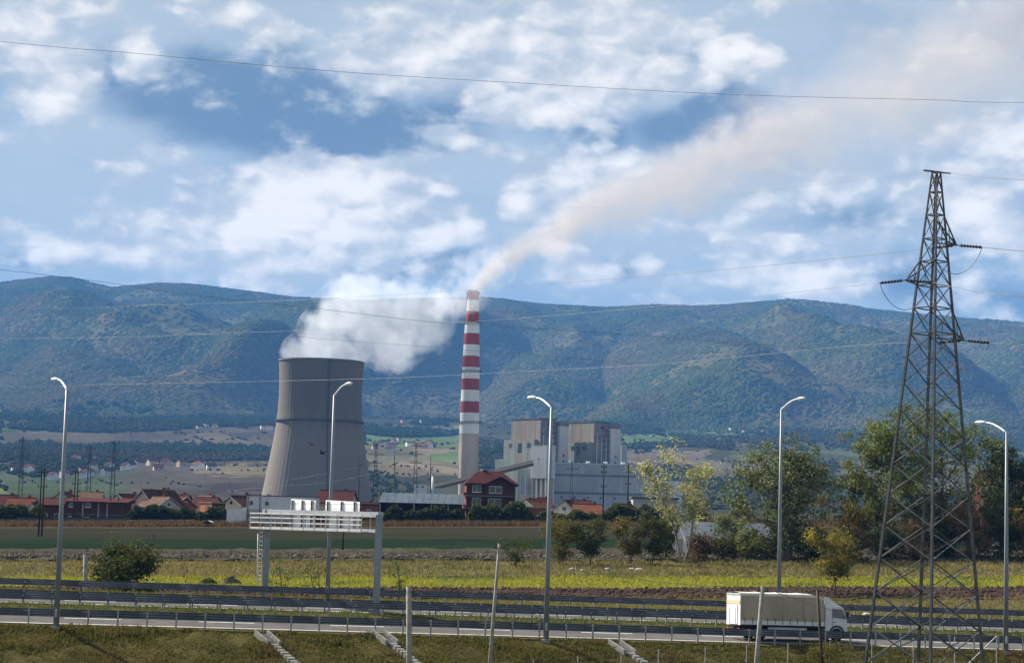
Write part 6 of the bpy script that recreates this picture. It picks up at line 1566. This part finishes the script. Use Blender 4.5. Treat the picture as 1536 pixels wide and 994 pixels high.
# ---------------------------------------------------------------- steam and smoke
def volume_mat(name, colour, aniso, dens_fn, rate=1.0):
    m = bpy.data.materials.new(name); m.use_nodes = True; nt = m.node_tree; nt.nodes.clear(); b = NB(nt)
    out = nt.nodes.new('ShaderNodeOutputMaterial'); v = nt.nodes.new('ShaderNodeVolumePrincipled'); tc = nt.nodes.new('ShaderNodeTexCoord')
    v.inputs['Color'].default_value = (*colour, 1); v.inputs['Anisotropy'].default_value = aniso
    nt.links.new(dens_fn(b, tc.outputs['Object']), v.inputs['Density']); nt.links.new(v.outputs[0], out.inputs['Volume'])
    m.cycles.volume_step_rate = rate
    return m
def steam():
    blobs = [(470, 530, 34, .9), (505, 527, 34, .9), (448, 526, 24, .8), (434, 531, 15, .6), (530, 532, 26, .8), (488, 498, 38, 1), (512, 470, 42, 1), (530, 446, 40, 1), (556, 444, 34, .9), (560, 492, 46, 1), (590, 522, 38, .9),
             (604, 480, 44, .9), (625, 452, 32, .7), (640, 500, 34, .75), (592, 448, 32, .8), (650, 474, 34, .65), (672, 452, 28, .42), (694, 454, 26, .30), (712, 438, 26, .26), (690, 430, 22, .25), (720, 415, 30, .22), (742, 400, 30, .16), (700, 400, 26, .15)]
    s_ = TY / FPX; o0 = CT_G; cs = []
    for i, (px, py, r, w) in enumerate(blobs):
        q = P(px, py, (TY if px < 655 else CHY - 14) + (-1) ** i * r * .25 * s_) - o0; cs.append((q, r * s_, w))
    def dens(b, co):
        warp = b.v('ADD', co, b.v('SCALE', b.v('SUBTRACT', b.noise(co, .035, 3, .6, out='Color'), (.5, .5, .5)), scale=22.0))
        acc = None
        for q, r, w in cs:
            L = b.v('LENGTH', b.v('MULTIPLY_ADD', warp, (1 / r, 1 / r, 1 / r), tuple(-v / r for v in q)))
            g = b.m('MULTIPLY_ADD', b.m('MINIMUM', L, 1.3), -w, w); acc = g if acc is None else b.m('MAXIMUM', acc, g)
        n = b.m('ADD', b.m('MULTIPLY', b.noise(co, .075, 6, .64), .55), b.m('MULTIPLY', b.puff(b.v('ADD', co, b.v('SCALE', b.noise(co, .11, 2, .6, out='Color'), scale=6.0)), .065, 0.0, .5), .45))
        d = b.step(b.m('ADD', acc, b.m('MULTIPLY', b.m('SUBTRACT', n, .55), 1.9)), -.02, .36)
        return b.m('MULTIPLY', d, .020)
    m = volume_mat('steam', (.84, .87, .92), .25, dens, .4)
    bm = bmesh.new()
    for q, r, w in cs:
        bmesh.ops.create_icosphere(bm, subdivisions=2, radius=r * 1.25, matrix=Matrix.Translation(q))
    me = bpy.data.meshes.new('steam_hull'); bm.to_mesh(me); bm.free()
    tmp = bpy.data.objects.new('tmp', me); COL.objects.link(tmp)
    md = tmp.modifiers.new('r', 'REMESH'); md.mode = 'VOXEL'; md.voxel_size = 4.0
    dg = bpy.context.evaluated_depsgraph_get(); me2 = bpy.data.meshes.new_from_object(tmp.evaluated_get(dg)); bpy.data.objects.remove(tmp); bpy.data.meshes.remove(me)
    me2.materials.clear(); me2.materials.append(m)
    o = link('steam', me2, None, o0); tag(o, 'white steam billowing from the cooling tower towards the smokestack', 'steam', kind='stuff')
steam()
def smoke():
    s_ = CHY / FPX; o0 = CH_TOP; k0 = 40 * s_
    def axis_z(x): return .456 * x + k0 * 1.0 * (1 - math.exp(-x / k0))
    def rad(x): return 28 * s_ + .185 * x
    def dens(b, co):
        w = b.v('ADD', co, b.v('SCALE', b.v('SUBTRACT', b.noise(co, .018, 3, .6, out='Color'), (.5, .5, .5)), scale=b.lin(b.sep(co)[0], 0.0, 170.0, 6.0, 60.0)))
        x, y, z = b.sep(w)
        ex = b.m('EXPONENT', b.m('MULTIPLY', b.m('MAXIMUM', x, -20.0), -1 / k0))
        az = b.m('MULTIPLY_ADD', x, .456, b.m('MULTIPLY', b.m('SUBTRACT', 1.0, ex), k0))
        r = b.m('MULTIPLY_ADD', b.m('MAXIMUM', x, 0.0), .185, 28 * s_)
        dz = b.m('DIVIDE', b.m('SUBTRACT', z, az), r); dy = b.m('DIVIDE', y, r)
        L = b.m('SQRT', b.m('ADD', b.m('MULTIPLY', dz, dz), b.m('MULTIPLY', dy, dy)))
        n = b.noise(b.v('MULTIPLY', co, (.8, 1, 1)), .030, 6, .62)
        d = b.step(b.m('ADD', b.m('SUBTRACT', .85, L), b.m('MULTIPLY', b.m('SUBTRACT', n, .5), 1.5)), -.08, 1.0)
        k = b.m('DIVIDE', .85, r)                              # thins out as it spreads
        k = b.m('MULTIPLY', k, b.lin(x, 10.0, 400.0, 1.5, .95))
        return b.m('MULTIPLY', b.m('MULTIPLY', d, k), b.step(x, -9.0, 4.0))
    m = volume_mat('brown_smoke', (.66, .60, .56), .2, dens, .6)
    pts, rr = [], []
    for x in np.linspace(-2, 560, 26): pts.append((x, 0, axis_z(max(x, 0)) + (0 if x >= 0 else -1))); rr.append(rad(max(x, 0)) * 1.5 + 4)
    o = MB().tube(pts, rr, 20).build('smoke', m); o.location = o0; tag(o, 'beige smoke trailing from the smokestack across the sky', 'smoke', kind='stuff')
smoke()
# ---------------------------------------------------------------- the air
def build_haze():
    m = bpy.data.materials.new('haze_air'); m.use_nodes = True; nt = m.node_tree; nt.nodes.clear()
    out = nt.nodes.new('ShaderNodeOutputMaterial'); v = nt.nodes.new('ShaderNodeVolumePrincipled')
    v.inputs['Color'].default_value = (.14, .42, .97, 1); v.inputs['Density'].default_value = 4.0e-5; v.inputs['Anisotropy'].default_value = 0.0
    nt.links.new(v.outputs[0], out.inputs['Volume'])
    o = MB().box(-6500, 6500, -60, 12800, -4, 1200).build('haze', m)
    tag(o, 'pale blue haze filling the valley air', 'haze', kind='stuff')
    o.display_type = 'WIRE'
build_haze()
